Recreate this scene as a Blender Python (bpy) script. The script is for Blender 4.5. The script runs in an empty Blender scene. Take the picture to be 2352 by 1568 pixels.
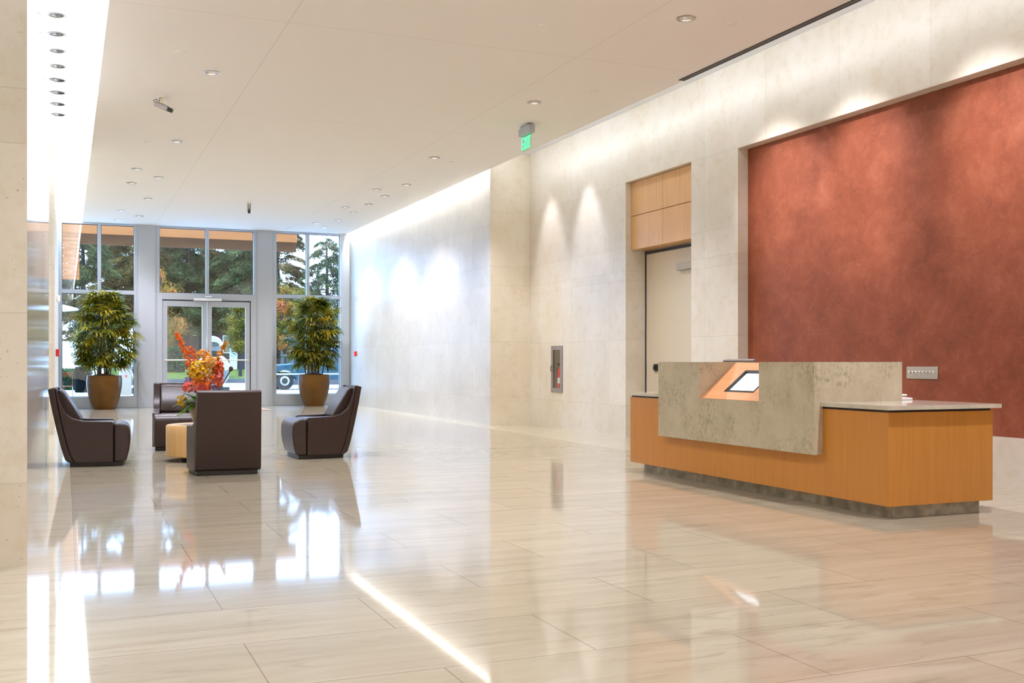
import bpy, bmesh, math, random
from mathutils import Vector, Matrix
import numpy as np

S = bpy.context.scene
C = S.collection
PI = math.pi

# ------------------------------------------------------------------ camera, world, exposure
FPX = 2448.0
TH = math.atan((1176 - 150) / FPX)
cam_d = bpy.data.cameras.new('camera')
cam = bpy.data.objects.new('camera', cam_d); C.objects.link(cam)
cam.location = (0, 0, 1.1)
cam.rotation_euler = (PI / 2, 0, -TH)
cam_d.sensor_width = 36.0
cam_d.lens = 36.0 * FPX / 2352.0
cam_d.shift_y = 47.0 / 2352.0
cam_d.clip_end = 400
S.camera = cam
S.view_settings.view_transform = 'Standard'
S.view_settings.look = 'None'
S.view_settings.gamma = 1.0
S.view_settings.use_curve_mapping = False
S.view_settings.exposure = 1.10
S.cycles.use_denoising = True
S.cycles.caustics_reflective = False
S.cycles.caustics_refractive = False
S.cycles.sample_clamp_indirect = 6.0
S.cycles.max_bounces = 10
S.cycles.diffuse_bounces = 5
S.cycles.transparent_max_bounces = 24

SKY = (0.35, 0.57, 1.0)
SKY_STRENGTH = 8.2
W = bpy.data.worlds.new('overcast_sky'); S.world = W
W.use_nodes = True
bgn = W.node_tree.nodes['Background']
bgn.inputs['Color'].default_value = (*SKY, 1)
bgn.inputs['Strength'].default_value = SKY_STRENGTH

WARM = (1.0, 0.98, 1.02)
NEUT = (1.0, 1.0, 1.16)
COOL = (0.78, 0.90, 1.10)

def area_light(name, loc, rot, sx, sy, power, color, spread=PI, portal=False):
    d = bpy.data.lights.new(name, 'AREA'); d.shape = 'RECTANGLE'
    d.size = sx; d.size_y = sy; d.energy = power; d.color = color; d.spread = spread
    if portal: d.cycles.is_portal = True
    o = bpy.data.objects.new(name, d); C.objects.link(o)
    o.location = loc; o.rotation_euler = rot
    return o

# daylight guide in the glazed end wall (samples the sky, adds no light)
area_light('window_portal', (3.25, 27.4, 2.3), (-PI / 2, 0, 0), 6.9, 4.4, 1.0, (1, 1, 1), portal=True)
# linear lamps hidden in the two ceiling slots along the right wall
area_light('slot_lamp', (6.735, 22.1, 4.58), (0, math.radians(-12), 0), 0.05, 9.8, 120, (0.97, 1.0, 1.04))
area_light('slot_lamp', (6.80, 6.0, 4.60), (0, math.radians(-75), 0), 0.06, 22.0, 36, (0.95, 1.0, 1.06))

# ------------------------------------------------------------------ mesh helpers
class MB:
    def __init__(s): s.v = []; s.f = []
    def add(s, vs, fs):
        n = len(s.v); s.v += [tuple(p) for p in vs]; s.f += [tuple(i + n for i in f) for f in fs]
    def box(s, x0, x1, y0, y1, z0, z1):
        s.add([(x0,y0,z0),(x1,y0,z0),(x1,y1,z0),(x0,y1,z0),(x0,y0,z1),(x1,y0,z1),(x1,y1,z1),(x0,y1,z1)],
              [(3,2,1,0),(4,5,6,7),(0,1,5,4),(1,2,6,5),(2,3,7,6),(3,0,4,7)])
        return s
    def obox(s, c, ax, ay, az):
        c, ax, ay, az = map(Vector, (c, ax, ay, az))
        s.add([c-ax-ay-az,c+ax-ay-az,c+ax+ay-az,c-ax+ay-az,c-ax-ay+az,c+ax-ay+az,c+ax+ay+az,c-ax+ay+az],
              [(3,2,1,0),(4,5,6,7),(0,1,5,4),(1,2,6,5),(2,3,7,6),(3,0,4,7)])
        return s
    def prism(s, poly, f0, f1):
        """poly: list of 2-D points; f0/f1 map a 2-D point to the 3-D cap points."""
        n = len(poly)
        vs = [f0(*p) for p in poly] + [f1(*p) for p in poly]
        fs = [tuple(range(n - 1, -1, -1)), tuple(range(n, 2 * n))]
        for i in range(n):
            j = (i + 1) % n
            fs.append((i, j, n + j, n + i))
        s.add(vs, fs); return s
    def lathe(s, prof, cx=0, cy=0, cz=0, n=40, cap=True):
        vs = []; fs = []
        for r, z in prof:
            for k in range(n):
                a = 2 * PI * k / n
                vs.append((cx + r * math.cos(a), cy + r * math.sin(a), cz + z))
        m = len(prof)
        for i in range(m - 1):
            for k in range(n):
                k2 = (k + 1) % n
                fs.append((i*n+k, i*n+k2, (i+1)*n+k2, (i+1)*n+k))
        if cap:
            fs.append(tuple(range(n - 1, -1, -1))); fs.append(tuple((m-1)*n + k for k in range(n)))
        s.add(vs, fs); return s
    def tube(s, pts, r, n=8, r1=None):
        pts = [Vector(p) for p in pts]; m = len(pts); vs = []; fs = []
        up = Vector((0.13, 0.21, 0.97))
        for i, p in enumerate(pts):
            t = (pts[min(i+1, m-1)] - pts[max(i-1, 0)]).normalized()
            a = t.cross(up)
            if a.length < 1e-3: a = t.cross(Vector((1, 0, 0)))
            a.normalize(); b = t.cross(a)
            rr = r if r1 is None else r + (r1 - r) * i / (m - 1)
            for k in range(n):
                an = 2 * PI * k / n
                vs.append(p + a * (rr * math.cos(an)) + b * (rr * math.sin(an)))
        for i in range(m - 1):
            for k in range(n):
                k2 = (k + 1) % n
                fs.append((i*n+k, i*n+k2, (i+1)*n+k2, (i+1)*n+k))
        fs.append(tuple(range(n - 1, -1, -1))); fs.append(tuple((m-1)*n + k for k in range(n)))
        s.add(vs, fs); return s
    def build(s, name, mat, parent=None, smooth=False, bevel=0, seg=2, fix=True):
        me = bpy.data.meshes.new(name)
        me.from_pydata(s.v, [], s.f)
        if fix:
            bm = bmesh.new(); bm.from_mesh(me)
            bmesh.ops.recalc_face_normals(bm, faces=bm.faces[:]); bm.to_mesh(me); bm.free()
        me.materials.append(mat)
        if smooth:
            me.polygons.foreach_set('use_smooth', [True] * len(me.polygons))
            me.set_sharp_from_angle(angle=math.radians(38))
        me.update()
        o = bpy.data.objects.new(name, me); C.objects.link(o)
        if parent: o.parent = parent
        if bevel:
            b = o.modifiers.new('bevel', 'BEVEL'); b.width = bevel; b.segments = seg; b.limit_method = 'ANGLE'
            b.angle_limit = math.radians(40)
            me.polygons.foreach_set('use_smooth', [True] * len(me.polygons))
            me.set_sharp_from_angle(angle=math.radians(38))
            b.harden_normals = False
        return o

def tag(o, label=None, cat=None, group=None, kind=None):
    if label: o['label'] = label
    if cat: o['category'] = cat
    if group: o['group'] = group
    if kind: o['kind'] = kind
    return o
def empty(name, loc=(0, 0, 0), rz=0.0):
    o = bpy.data.objects.new(name, None); C.objects.link(o)
    o.empty_display_size = 0.1; o.location = loc; o.rotation_euler = (0, 0, rz)
    return o
def kids(o): return [c for c in bpy.data.objects if c.parent == o]
def copy_tree(o, parent=None):
    c = o.copy(); C.objects.link(c)
    if parent: c.parent = parent
    for ch in kids(o): copy_tree(ch, c)
    return c
def struct(o, label, cat): return tag(o, label, cat, kind='structure')

# ------------------------------------------------------------------ material helpers
def new_mat(name):
    m = bpy.data.materials.new(name); m.use_nodes = True
    nt = m.node_tree; b = nt.nodes['Principled BSDF']
    return m, nt, b
def simple(name, col, rough=0.5, metal=0.0, spec=0.5, noise=0.0, nscale=8.0, coat=0.0, emit=None, es=0.0):
    m, nt, b = new_mat(name)
    b.inputs['Roughness'].default_value = rough; b.inputs['Metallic'].default_value = metal
    b.inputs['Specular IOR Level'].default_value = spec
    b.inputs['Coat Weight'].default_value = coat
    if emit:
        b.inputs['Emission Color'].default_value = (*emit, 1); b.inputs['Emission Strength'].default_value = es
    if noise:
        tc = nt.nodes.new('ShaderNodeTexCoord'); n = nt.nodes.new('ShaderNodeTexNoise')
        n.inputs['Scale'].default_value = nscale; n.inputs['Detail'].default_value = 5
        nt.links.new(tc.outputs['Object'], n.inputs['Vector'])
        r = ramp(nt, n.outputs['Fac'], [(0.3, tuple(c * (1 - noise) for c in col)), (0.7, tuple(min(1, c * (1 + noise)) for c in col))])
        nt.links.new(r, b.inputs['Base Color'])
    else:
        b.inputs['Base Color'].default_value = (*col, 1)
    return m
def ramp(nt, fac, stops):
    r = nt.nodes.new('ShaderNodeValToRGB'); el = r.color_ramp.elements
    while len(el) > 1: el.remove(el[-1])
    for i, (p, c) in enumerate(stops):
        e = el[0] if i == 0 else el.new(p)
        e.position = p; e.color = (*c, 1)
    nt.links.new(fac, r.inputs['Fac']); return r.outputs['Color']
def math_n(nt, op, a, b=None, c=None):
    n = nt.nodes.new('ShaderNodeMath'); n.operation = op
    for i, v in enumerate((a, b, c)):
        if v is None: continue
        if isinstance(v, (int, float)): n.inputs[i].default_value = v
        else: nt.links.new(v, n.inputs[i])
    return n.outputs[0]
def mixc(nt, fac, a, b, mode='MIX'):
    n = nt.nodes.new('ShaderNodeMix'); n.data_type = 'RGBA'; n.blend_type = mode
    if isinstance(fac, (int, float)): n.inputs['Factor'].default_value = fac
    else: nt.links.new(fac, n.inputs['Factor'])
    for nm, v in (('A', a), ('B', b)):
        idx = [i for i, s_ in enumerate(n.inputs) if s_.name == nm and s_.type == 'RGBA'][0]
        if isinstance(v, tuple): n.inputs[idx].default_value = (*v, 1)
        else: nt.links.new(v, n.inputs[idx])
    return [o for o in n.outputs if o.type == 'RGBA'][0]
def pos(nt, scale=(1, 1, 1), off=(0, 0, 0)):
    g = nt.nodes.new('ShaderNodeNewGeometry'); mp = nt.nodes.new('ShaderNodeMapping')
    mp.inputs['Scale'].default_value = scale; mp.inputs['Location'].default_value = off
    nt.links.new(g.outputs['Position'], mp.inputs['Vector']); return mp.outputs['Vector']
def noise(nt, vec, scale, detail=4, rough=0.5, dist=0.0):
    n = nt.nodes.new('ShaderNodeTexNoise'); n.inputs['Scale'].default_value = scale
    n.inputs['Detail'].default_value = detail; n.inputs['Roughness'].default_value = rough
    n.inputs['Distortion'].default_value = dist
    nt.links.new(vec, n.inputs['Vector']); return n.outputs['Fac']
def sep(nt, vec):
    n = nt.nodes.new('ShaderNodeSeparateXYZ'); nt.links.new(vec, n.inputs[0]); return n.outputs

def stone_wall(name, light, dark, zs=(), per=None, rough=0.35, spots=0.38):
    """limestone cladding: mottled cream, brown fossil flecks, fine slab joints at the given heights"""
    m, nt, b = new_mat(name)
    v = pos(nt)
    n1 = noise(nt, v, 1.3, 6, 0.6); n2 = noise(nt, pos(nt, (7, 7, 7)), 1.0, 8, 0.68, 0.15)
    col = ramp(nt, n1, [(0.30, dark), (0.62, light)])
    col = mixc(nt, math_n(nt, 'MULTIPLY', ramp(nt, n2, [(0.50, (0, 0, 0)), (0.72, (1, 1, 1))]), 0.42), col, tuple(c * f for c, f in zip(dark, (0.84, 0.77, 0.60))))
    n3 = noise(nt, pos(nt, (12, 12, 12), (3, 1, 2)), 3.0, 4, 0.55)
    col = mixc(nt, math_n(nt, 'MULTIPLY', ramp(nt, n3, [(0.665, (0, 0, 0)), (0.73, (1, 1, 1))]), spots), col, (0.36, 0.26, 0.13))
    xyz = sep(nt, pos(nt))
    # slab to slab tone
    cz = 0.0
    for z in zs: cz = math_n(nt, 'ADD', math_n(nt, 'GREATER_THAN', xyz[2], z), cz)
    j = None
    for z in zs:
        c = math_n(nt, 'COMPARE', xyz[2], z, 0.0035)
        j = c if j is None else math_n(nt, 'MAXIMUM', j, c)
    if per:
        ax, o0, p = per
        w = math_n(nt, 'WRAP', math_n(nt, 'ADD', xyz[ax], 0.5 * p - o0), p, 0.0)
        c = math_n(nt, 'COMPARE', w, 0.5 * p, 0.0035)
        j = c if j is None else math_n(nt, 'MAXIMUM', j, c)
        cell = math_n(nt, 'FLOOR', math_n(nt, 'DIVIDE', math_n(nt, 'SUBTRACT', xyz[ax], o0), p))
        cm = nt.nodes.new('ShaderNodeCombineXYZ'); nt.links.new(cell, cm.inputs[0])
        if zs: nt.links.new(cz, cm.inputs[1])
        wn = nt.nodes.new('ShaderNodeTexWhiteNoise'); nt.links.new(cm.outputs[0], wn.inputs['Vector'])
        col = mixc(nt, 1.0, col, ramp(nt, wn.outputs['Value'], [(0, (0.93, 0.92, 0.90)), (1, (1, 1, 1))]), 'MULTIPLY')
    if j is not None:
        col = mixc(nt, math_n(nt, 'MULTIPLY', j, 0.22), col, (0.25, 0.20, 0.13))
    nt.links.new(col, b.inputs['Base Color'])
    b.inputs['Roughness'].default_value = rough
    return m

def wood(name, c0, c1, axis=2, scale=1.0, rough=0.35, obj=False):
    m, nt, b = new_mat(name)
    sc = [38 * scale] * 3; sc[axis] = 1.3 * scale
    if obj:
        tc = nt.nodes.new('ShaderNodeTexCoord'); mp = nt.nodes.new('ShaderNodeMapping')
        mp.inputs['Scale'].default_value = sc; nt.links.new(tc.outputs['Object'], mp.inputs['Vector']); v = mp.outputs['Vector']
    else: v = pos(nt, tuple(sc))
    n = noise(nt, v, 1.0, 5, 0.6, 0.4)
    col = ramp(nt, n, [(0.25, c0), (0.75, c1)])
    sc2 = [7 * scale] * 3; sc2[axis] = 0.35
    n2 = noise(nt, pos(nt, tuple(sc2)), 1.0, 3)
    col = mixc(nt, math_n(nt, 'MULTIPLY', n2, 0.28), col, tuple(c * 0.82 for c in c0))
    nt.links.new(col, b.inputs['Base Color']); b.inputs['Roughness'].default_value = rough
    return m

M = {}
ZS = (0.46, 1.425, 2.30, 2.43, 2.77, 3.71)
M['stone_r'] = stone_wall('limestone_right', (0.73, 0.69, 0.62), (0.67, 0.61, 0.51), ZS, (1, 10.35, 1.29))
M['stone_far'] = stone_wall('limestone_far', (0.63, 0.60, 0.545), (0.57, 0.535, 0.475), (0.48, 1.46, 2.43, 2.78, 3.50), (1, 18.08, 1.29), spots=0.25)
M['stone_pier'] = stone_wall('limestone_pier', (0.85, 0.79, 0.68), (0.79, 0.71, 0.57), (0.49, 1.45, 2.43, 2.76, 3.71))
M['stone_l'] = stone_wall('limestone_left', (0.72, 0.665, 0.55), (0.68, 0.605, 0.465), (0.445, 1.364, 2.279, 2.576, 3.5), (0, -0.187, 1.25), spots=0.8)
M['stone_polish'] = stone_wall('limestone_polished', (0.80, 0.74, 0.64), (0.70, 0.64, 0.54), (1.364, 2.576), (1, 6.33, 1.25), rough=0.10, spots=0.2)

def floor_mat(name, light, dark, brick=True, x0=0.643, y0=3.02, vary=0.10, xper=None):
    m, nt, b = new_mat(name)
    br = nt.nodes.new('ShaderNodeTexBrick')
    br.offset = 0.5 if brick else 0.0; br.offset_frequency = 2; br.squash = 1.0; br.squash_frequency = 2
    nt.links.new(pos(nt, (1, 1, 1), (-x0, -y0, 0)), br.inputs['Vector'])
    br.inputs['Scale'].default_value = 1.0
    br.inputs['Mortar Size'].default_value = 0.0030; br.inputs['Mortar Smooth'].default_value = 0.0
    br.inputs['Bias'].default_value = 0.0
    br.inputs['Brick Width'].default_value = 1.23 if brick else xper
    br.inputs['Row Height'].default_value = 0.6135 if brick else 1.227
    br.inputs['Color1'].default_value = (0.0, 0.0, 0.0, 1); br.inputs['Color2'].default_value = (1, 1, 1, 1)
    br.inputs['Mortar'].default_value = (0.5, 0.5, 0.5, 1)
    # sedimentary streaks running across the room, smudged flecks
    n1 = noise(nt, pos(nt, (0.9, 9, 1)), 1.0, 6, 0.62, 0.5)
    n2 = noise(nt, pos(nt, (2.2, 8, 1), (4, 2, 0)), 1.2, 6, 0.7, 0.5)
    n3 = noise(nt, pos(nt, (1, 1, 1)), 0.9, 3)
    col = ramp(nt, n1, [(0.28, dark), (0.66, light)])
    col = mixc(nt, math_n(nt, 'MULTIPLY', ramp(nt, n2, [(0.54, (0, 0, 0)), (0.76, (1, 1, 1))]), 0.62), col, tuple(c * f for c, f in zip(dark, (0.55, 0.50, 0.42))))
    col = mixc(nt, math_n(nt, 'MULTIPLY', ramp(nt, n3, [(0.35, (0, 0, 0)), (0.7, (1, 1, 1))]), 0.35), col, tuple(c * f for c, f in zip(light, (0.92, 0.86, 0.78))))
    tone = ramp(nt, br.outputs['Color'], [(0.0, (1 - vary, 1 - vary, 1 - vary * 0.9)), (1.0, (1, 1, 1))])
    col = mixc(nt, 1.0, col, tone, 'MULTIPLY')
    col = mixc(nt, math_n(nt, 'MULTIPLY', br.outputs['Fac'], 0.75), col, (0.16, 0.12, 0.08))
    nt.links.new(col, b.inputs['Base Color'])
    b.inputs['Roughness'].default_value = 0.045
    b.inputs['IOR'].default_value = 1.70
    # polish haze: a share of the gloss is broader
    b2 = nt.nodes.new('ShaderNodeBsdfPrincipled'); b2.inputs['Roughness'].default_value = 0.285; b2.inputs['IOR'].default_value = 1.55
    nt.links.new(col, b2.inputs['Base Color'])
    mx = nt.nodes.new('ShaderNodeMixShader'); mx.inputs[0].default_value = 0.17
    o = [x for x in nt.nodes if x.type == 'OUTPUT_MATERIAL'][0]
    nt.links.new(b.outputs[0], mx.inputs[1]); nt.links.new(b2.outputs[0], mx.inputs[2]); nt.links.new(mx.outputs[0], o.inputs['Surface'])
    return m
M['floor'] = floor_mat('polished_limestone_field', (0.415, 0.362, 0.258), (0.32, 0.268, 0.178))
M['floor_border'] = floor_mat('polished_limestone_border', (0.53, 0.475, 0.355), (0.45, 0.39, 0.275), False, 0.05, 4.845, 0.05, 9.0)

def ceiling_mat():
    m, nt, b = new_mat('painted_plaster')
    xyz = sep(nt, pos(nt))
    j = None
    for ax, v in ((0, 2.0), (0, 5.11), (1, 10.40), (1, 14.48), (1, 18.56), (1, 22.64), (1, 6.3)):
        c = math_n(nt, 'COMPARE', xyz[ax], v, 0.004)
        j = c if j is None else math_n(nt, 'MAXIMUM', j, c)
    col = mixc(nt, math_n(nt, 'MULTIPLY', j, 0.30), (0.88, 0.865, 0.865), (0.35, 0.30, 0.25))
    nt.links.new(col, b.inputs['Base Color']); b.inputs['Roughness'].default_value = 0.8
    b.inputs['Specular IOR Level'].default_value = 0.2
    return m
M['ceil'] = ceiling_mat()
M['white'] = simple('white_paint', (0.85, 0.85, 0.84), 0.6)
M['cream'] = simple('cream_paint', (0.78, 0.70, 0.58), 0.6)

def plaster_red():
    m, nt, b = new_mat('terracotta_plaster')
    n1 = noise(nt, pos(nt), 2.6, 9, 0.70, 0.35); n2 = noise(nt, pos(nt, (1, 1, 1), (5, 5, 5)), 0.8, 3)
    n3 = noise(nt, pos(nt), 13.0, 6, 0.7, 0.9)
    col = ramp(nt, n1, [(0.28, (0.160, 0.035, 0.015)), (0.5, (0.250, 0.062, 0.028)), (0.72, (0.36, 0.108, 0.056))])
    col = mixc(nt, math_n(nt, 'MULTIPLY', n2, 0.45), col, (0.23, 0.065, 0.030))
    col = mixc(nt, math_n(nt, 'MULTIPLY', ramp(nt, n3, [(0.5, (0, 0, 0)), (0.8, (1, 1, 1))]), 0.35), col, (0.46, 0.17, 0.10))
    xyz = sep(nt, pos(nt))
    j = math_n(nt, 'MAXIMUM', math_n(nt, 'COMPARE', xyz[2], 1.433, 0.004), math_n(nt, 'COMPARE', xyz[1], 10.28, 0.004))
    col = mixc(nt, math_n(nt, 'MULTIPLY', j, 0.5), col, (0.20, 0.06, 0.03))
    nt.links.new(col, b.inputs['Base Color'])
    nt.links.new(ramp(nt, n1, [(0.2, (0.42,) * 3), (0.8, (0.60,) * 3)]), b.inputs['Roughness'])
    b.inputs['Specular IOR Level'].default_value = 0.3
    return m
M['red'] = plaster_red()
M['cherry'] = wood('cherry_veneer', (0.50, 0.200, 0.029), (0.60, 0.262, 0.044), 2, 1.3)
M['cherry_pink'] = wood('cherry_console', (0.60, 0.28, 0.12), (0.72, 0.36, 0.17), 1)
M['panel_wood'] = wood('maple_panel', (0.62, 0.34, 0.13), (0.78, 0.47, 0.20), 2, 1.0)
M['drum_wood'] = wood('maple_drum', (0.60, 0.35, 0.13), (0.76, 0.50, 0.22), 2, 1.0, 0.4)

def desk_stone():
    m, nt, b = new_mat('desk_limestone')
    n1 = noise(nt, pos(nt, (3, 3, 3)), 1.4, 7, 0.66, 0.2); n2 = noise(nt, pos(nt, (30, 30, 22)), 1.3, 5, 0.62, 0.3)
    n0 = noise(nt, pos(nt), 3.4, 5, 0.6, 0.3); n4 = noise(nt, pos(nt, (1, 1, 1), (3, 8, 1)), 38.0, 3, 0.6)
    col = ramp(nt, n1, [(0.30, (0.42, 0.365, 0.245)), (0.66, (0.55, 0.49, 0.355))])
    patch = ramp(nt, n0, [(0.44, (0.06,) * 3), (0.60, (1, 1, 1))])
    k = math_n(nt, 'MULTIPLY', ramp(nt, n2, [(0.46, (0, 0, 0)), (0.70, (1, 1, 1))]), math_n(nt, 'MULTIPLY', patch, 0.72))
    col = mixc(nt, k, col, (0.20, 0.165, 0.095))
    k2 = math_n(nt, 'MULTIPLY', ramp(nt, n4, [(0.68, (0, 0, 0)), (0.74, (1, 1, 1))]), math_n(nt, 'MULTIPLY_ADD', patch, 0.55, 0.15))
    col = mixc(nt, k2, col, (0.10, 0.08, 0.045))
    nt.links.new(col, b.inputs['Base Color']); b.inputs['Roughness'].default_value = 0.30
    return m
M['desk_stone'] = desk_stone()
M['slab'] = simple('polished_worktop', (0.60, 0.55, 0.44), 0.06, 0, 0.5, 0.12, 9)
M['plinth_stone'] = simple('dark_plinth_stone', (0.34, 0.31, 0.23), 0.25, 0, 0.5, 0.40, 9)
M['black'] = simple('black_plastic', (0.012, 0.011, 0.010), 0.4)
M['leather'] = simple('brown_leather', (0.034, 0.018, 0.0145), 0.38, 0, 0.5, 0.10, 30)
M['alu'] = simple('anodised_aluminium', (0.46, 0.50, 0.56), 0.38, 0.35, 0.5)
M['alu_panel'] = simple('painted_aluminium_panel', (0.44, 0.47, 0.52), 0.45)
M['steel'] = simple('brushed_steel', (0.62, 0.60, 0.57), 0.28, 1.0)
M['chrome'] = simple('polished_chrome', (0.88, 0.89, 0.90), 0.03, 1.0)
M['grey_metal'] = simple('grey_frame_metal', (0.33, 0.30, 0.30), 0.4, 0.6)
M['gasket'] = simple('black_gasket', (0.03, 0.03, 0.03), 0.6)
M['pot'] = simple('bronze_glaze', (0.115, 0.046, 0.0015), 0.34, 0.1, 0.4, 0.30, 3)
M['soil'] = simple('bark_mulch', (0.10, 0.05, 0.02), 0.9, 0, 0.2, 0.5, 30)
M['cane'] = simple('palm_cane', (0.12, 0.055, 0.022), 0.7, 0, 0.3, 0.5, 12)
M['brass'] = simple('brass_rail', (0.80, 0.66, 0.44), 0.3, 0.8)
M['red_paint'] = simple('red_enamel', (0.70, 0.02, 0.015), 0.35)
M['door_paint'] = simple('beige_door_paint', (0.62, 0.55, 0.44), 0.5)
M['screen'] = simple('lit_screen', (0.8, 0.8, 0.8), 0.3, emit=(0.92, 0.95, 1.0), es=0.50)
M['lamp'] = simple('lamp_lens', (0.9, 0.9, 0.9), 0.3, emit=(1.0, 0.90, 0.76), es=2.5)
M['fascia_lamp'] = simple('cove_light_panel', (0.9, 0.9, 0.9), 0.5, emit=(0.84, 0.93, 1.08), es=6.5)
M['green_lit'] = simple('lit_green_letters', (0.05, 0.7, 0.4), 0.3, emit=(0.03, 1.0, 0.30), es=0.9)

def glass_mat(name, refl=1.0, tint=(1, 1, 1)):
    m = bpy.data.materials.new(name); m.use_nodes = True; nt = m.node_tree
    for n in list(nt.nodes): nt.nodes.remove(n)
    o = nt.nodes.new('ShaderNodeOutputMaterial'); mx = nt.nodes.new('ShaderNodeMixShader')
    t = nt.nodes.new('ShaderNodeBsdfTransparent'); g = nt.nodes.new('ShaderNodeBsdfGlossy')
    t.inputs['Color'].default_value = (*tint, 1); g.inputs['Roughness'].default_value = 0.0
    f = nt.nodes.new('ShaderNodeLayerWeight'); f.inputs['Blend'].default_value = 0.5
    k = math_n(nt, 'MULTIPLY_ADD', math_n(nt, 'POWER', f.outputs['Facing'], 5.0), 0.95, 0.04 * refl)
    nt.links.new(k, mx.inputs[0])
    nt.links.new(t.outputs[0], mx.inputs[1]); nt.links.new(g.outputs[0], mx.inputs[2])
    nt.links.new(mx.outputs[0], o.inputs['Surface'])
    return m
M['glass'] = glass_mat('window_glass', 1.6, (0.93, 0.96, 0.95))
M['clear_glass'] = glass_mat('cabinet_glass', 1.0, (0.97, 0.97, 0.96))
M['panel_glass'] = glass_mat('sign_acrylic', 0.8, (0.80, 1.0, 0.90))
M['vase_glass'] = glass_mat('smoked_glass', 1.5, (0.42, 0.39, 0.36))

def leaf_mat(name, stops, nscale=2.5, rough=0.45, transl=0.25, detail=4, hi=0.68, lo=0.32):
    m, nt, b = new_mat(name)
    n = noise(nt, pos(nt), nscale, detail, 0.6)
    k = len(stops)
    col = ramp(nt, n, [(lo + (hi - lo) * i / max(1, k - 1), c) for i, c in enumerate(stops)])
    nt.links.new(col, b.inputs['Base Color']); b.inputs['Roughness'].default_value = rough
    b.inputs['Specular IOR Level'].default_value = 0.3 if rough < 0.5 else 0.06
    if transl:
        o = [x for x in nt.nodes if x.type == 'OUTPUT_MATERIAL'][0]
        t = nt.nodes.new('ShaderNodeBsdfTranslucent'); mx = nt.nodes.new('ShaderNodeMixShader')
        mx.inputs[0].default_value = transl
        nt.links.new(col, t.inputs['Color']); nt.links.new(b.outputs[0], mx.inputs[1]); nt.links.new(t.outputs[0], mx.inputs[2])
        nt.links.new(mx.outputs[0], o.inputs['Surface'])
    return m

# ------------------------------------------------------------------ the room shell
YW = 27.10        # inner face of the glazed end wall
ZC = 4.40         # main ceiling
ZU = 4.75         # cove ceilings

def wall_cells(mb, ax, a0, a1, y0, y1, z0, z1, holes):
    """a wall a0..a1 thick along axis ax, spanning y0..y1 and z0..z1, with rectangular holes (ya,yb,za,zb)"""
    ys = sorted({y0, y1, *[h[0] for h in holes], *[h[1] for h in holes]}); ys = [y for y in ys if y0 <= y <= y1]
    for i in range(len(ys) - 1):
        ya, yb = ys[i], ys[i+1]; ym = (ya + yb) / 2
        hs = sorted([h for h in holes if h[0] <= ym <= h[1]], key=lambda h: h[2])
        z = z0
        for h in hs:
            if h[2] > z: mb.box(a0, a1, ya, yb, z, h[2])
            z = h[3]
        if z < z1: mb.box(a0, a1, ya, yb, z, z1)

# floor: field and paler borders
f = MB(); f.box(0.05, 6.45, -7, YW + 0.3, -0.2, 0.0)
struct(f.build('floor', M['floor']), 'polished beige limestone floor field laid in running bond', 'floor')
f = MB(); f.box(-4.2, 0.05, -7, YW + 0.3, -0.2, 0.0)
struct(f.build('floor_border_left', M['floor_border']), 'paler polished stone border of floor along left wall', 'floor')
f = MB(); f.box(6.45, 8.3, -7, YW + 0.3, -0.2, 0.0)
struct(f.build('floor_border_right', M['floor_border']), 'paler polished stone border of floor along right wall', 'floor')

RED = (1.2, 10.90, 0.434, 3.70)
NICHE = (11.95, 13.72, 0.0, 3.72)
CAB = (15.87, 16.27, 0.615, 1.35)
wr = MB()
wall_cells(wr, 0, 7.55, 8.05, -7, 17.2, 0, ZU, [RED, NICHE, CAB])
wall_right = struct(wr.build('wall_right', M['stone_r']), 'cream limestone wall behind the reception desk with recesses', 'wall')
w = MB(); w.box(7.695, 8.04, RED[0], RED[1], RED[2], RED[3])
struct(w.build('wall_accent', M['red']), 'large terracotta red plaster panel recessed in the right wall', 'wall')
w = MB(); w.box(6.80, 8.05, 17.2, YW + 0.3, 0, ZU + 0.2)
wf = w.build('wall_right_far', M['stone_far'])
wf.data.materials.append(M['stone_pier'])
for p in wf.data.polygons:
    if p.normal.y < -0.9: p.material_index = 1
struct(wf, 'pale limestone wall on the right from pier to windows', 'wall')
w = MB(); w.box(-1.5, -0.19, 6.33, 14.5, 0, ZU)
wl = w.build('wall_left', M['stone_l'])
wl.data.materials.append(M['stone_polish'])
for p in wl.data.polygons:
    if p.normal.x > 0.9: p.material_index = 1
struct(wl, 'buff limestone wall end at the left edge nearest the viewer', 'wall')
w = MB(); w.box(-4.2, -0.15, 17.6, YW + 0.3, 0, ZU)
struct(w.build('wall_left_far', M['stone_l']), 'buff limestone wall on the left running to the windows', 'wall')
w = MB(); w.box(-4.4, -4.2, -7, 17.6, 0, ZU)
struct(w.build('wall_passage', M['cream']), 'cream wall of the side passage', 'wall')
w = MB(); w.box(-4.4, 8.3, -7.2, -7, 0, ZU)
struct(w.build('wall_back', M['cream']), 'cream wall behind the viewer', 'wall')
w = MB(); w.box(-0.15, 6.80, YW, YW + 0.3, ZC, ZU + 0.2)
struct(w.build('trim_1', M['white']), 'white header above the glazed end wall', 'trim')

# recess behind the desk: back wall of the door niche
w = MB(); w.box(7.90, 8.05, NICHE[0] - 0.0, NICHE[1], 2.72, 3.72); 
struct(w.build('wall_niche', M['cream']), 'wall over the service door inside the recess', 'wall')

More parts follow.
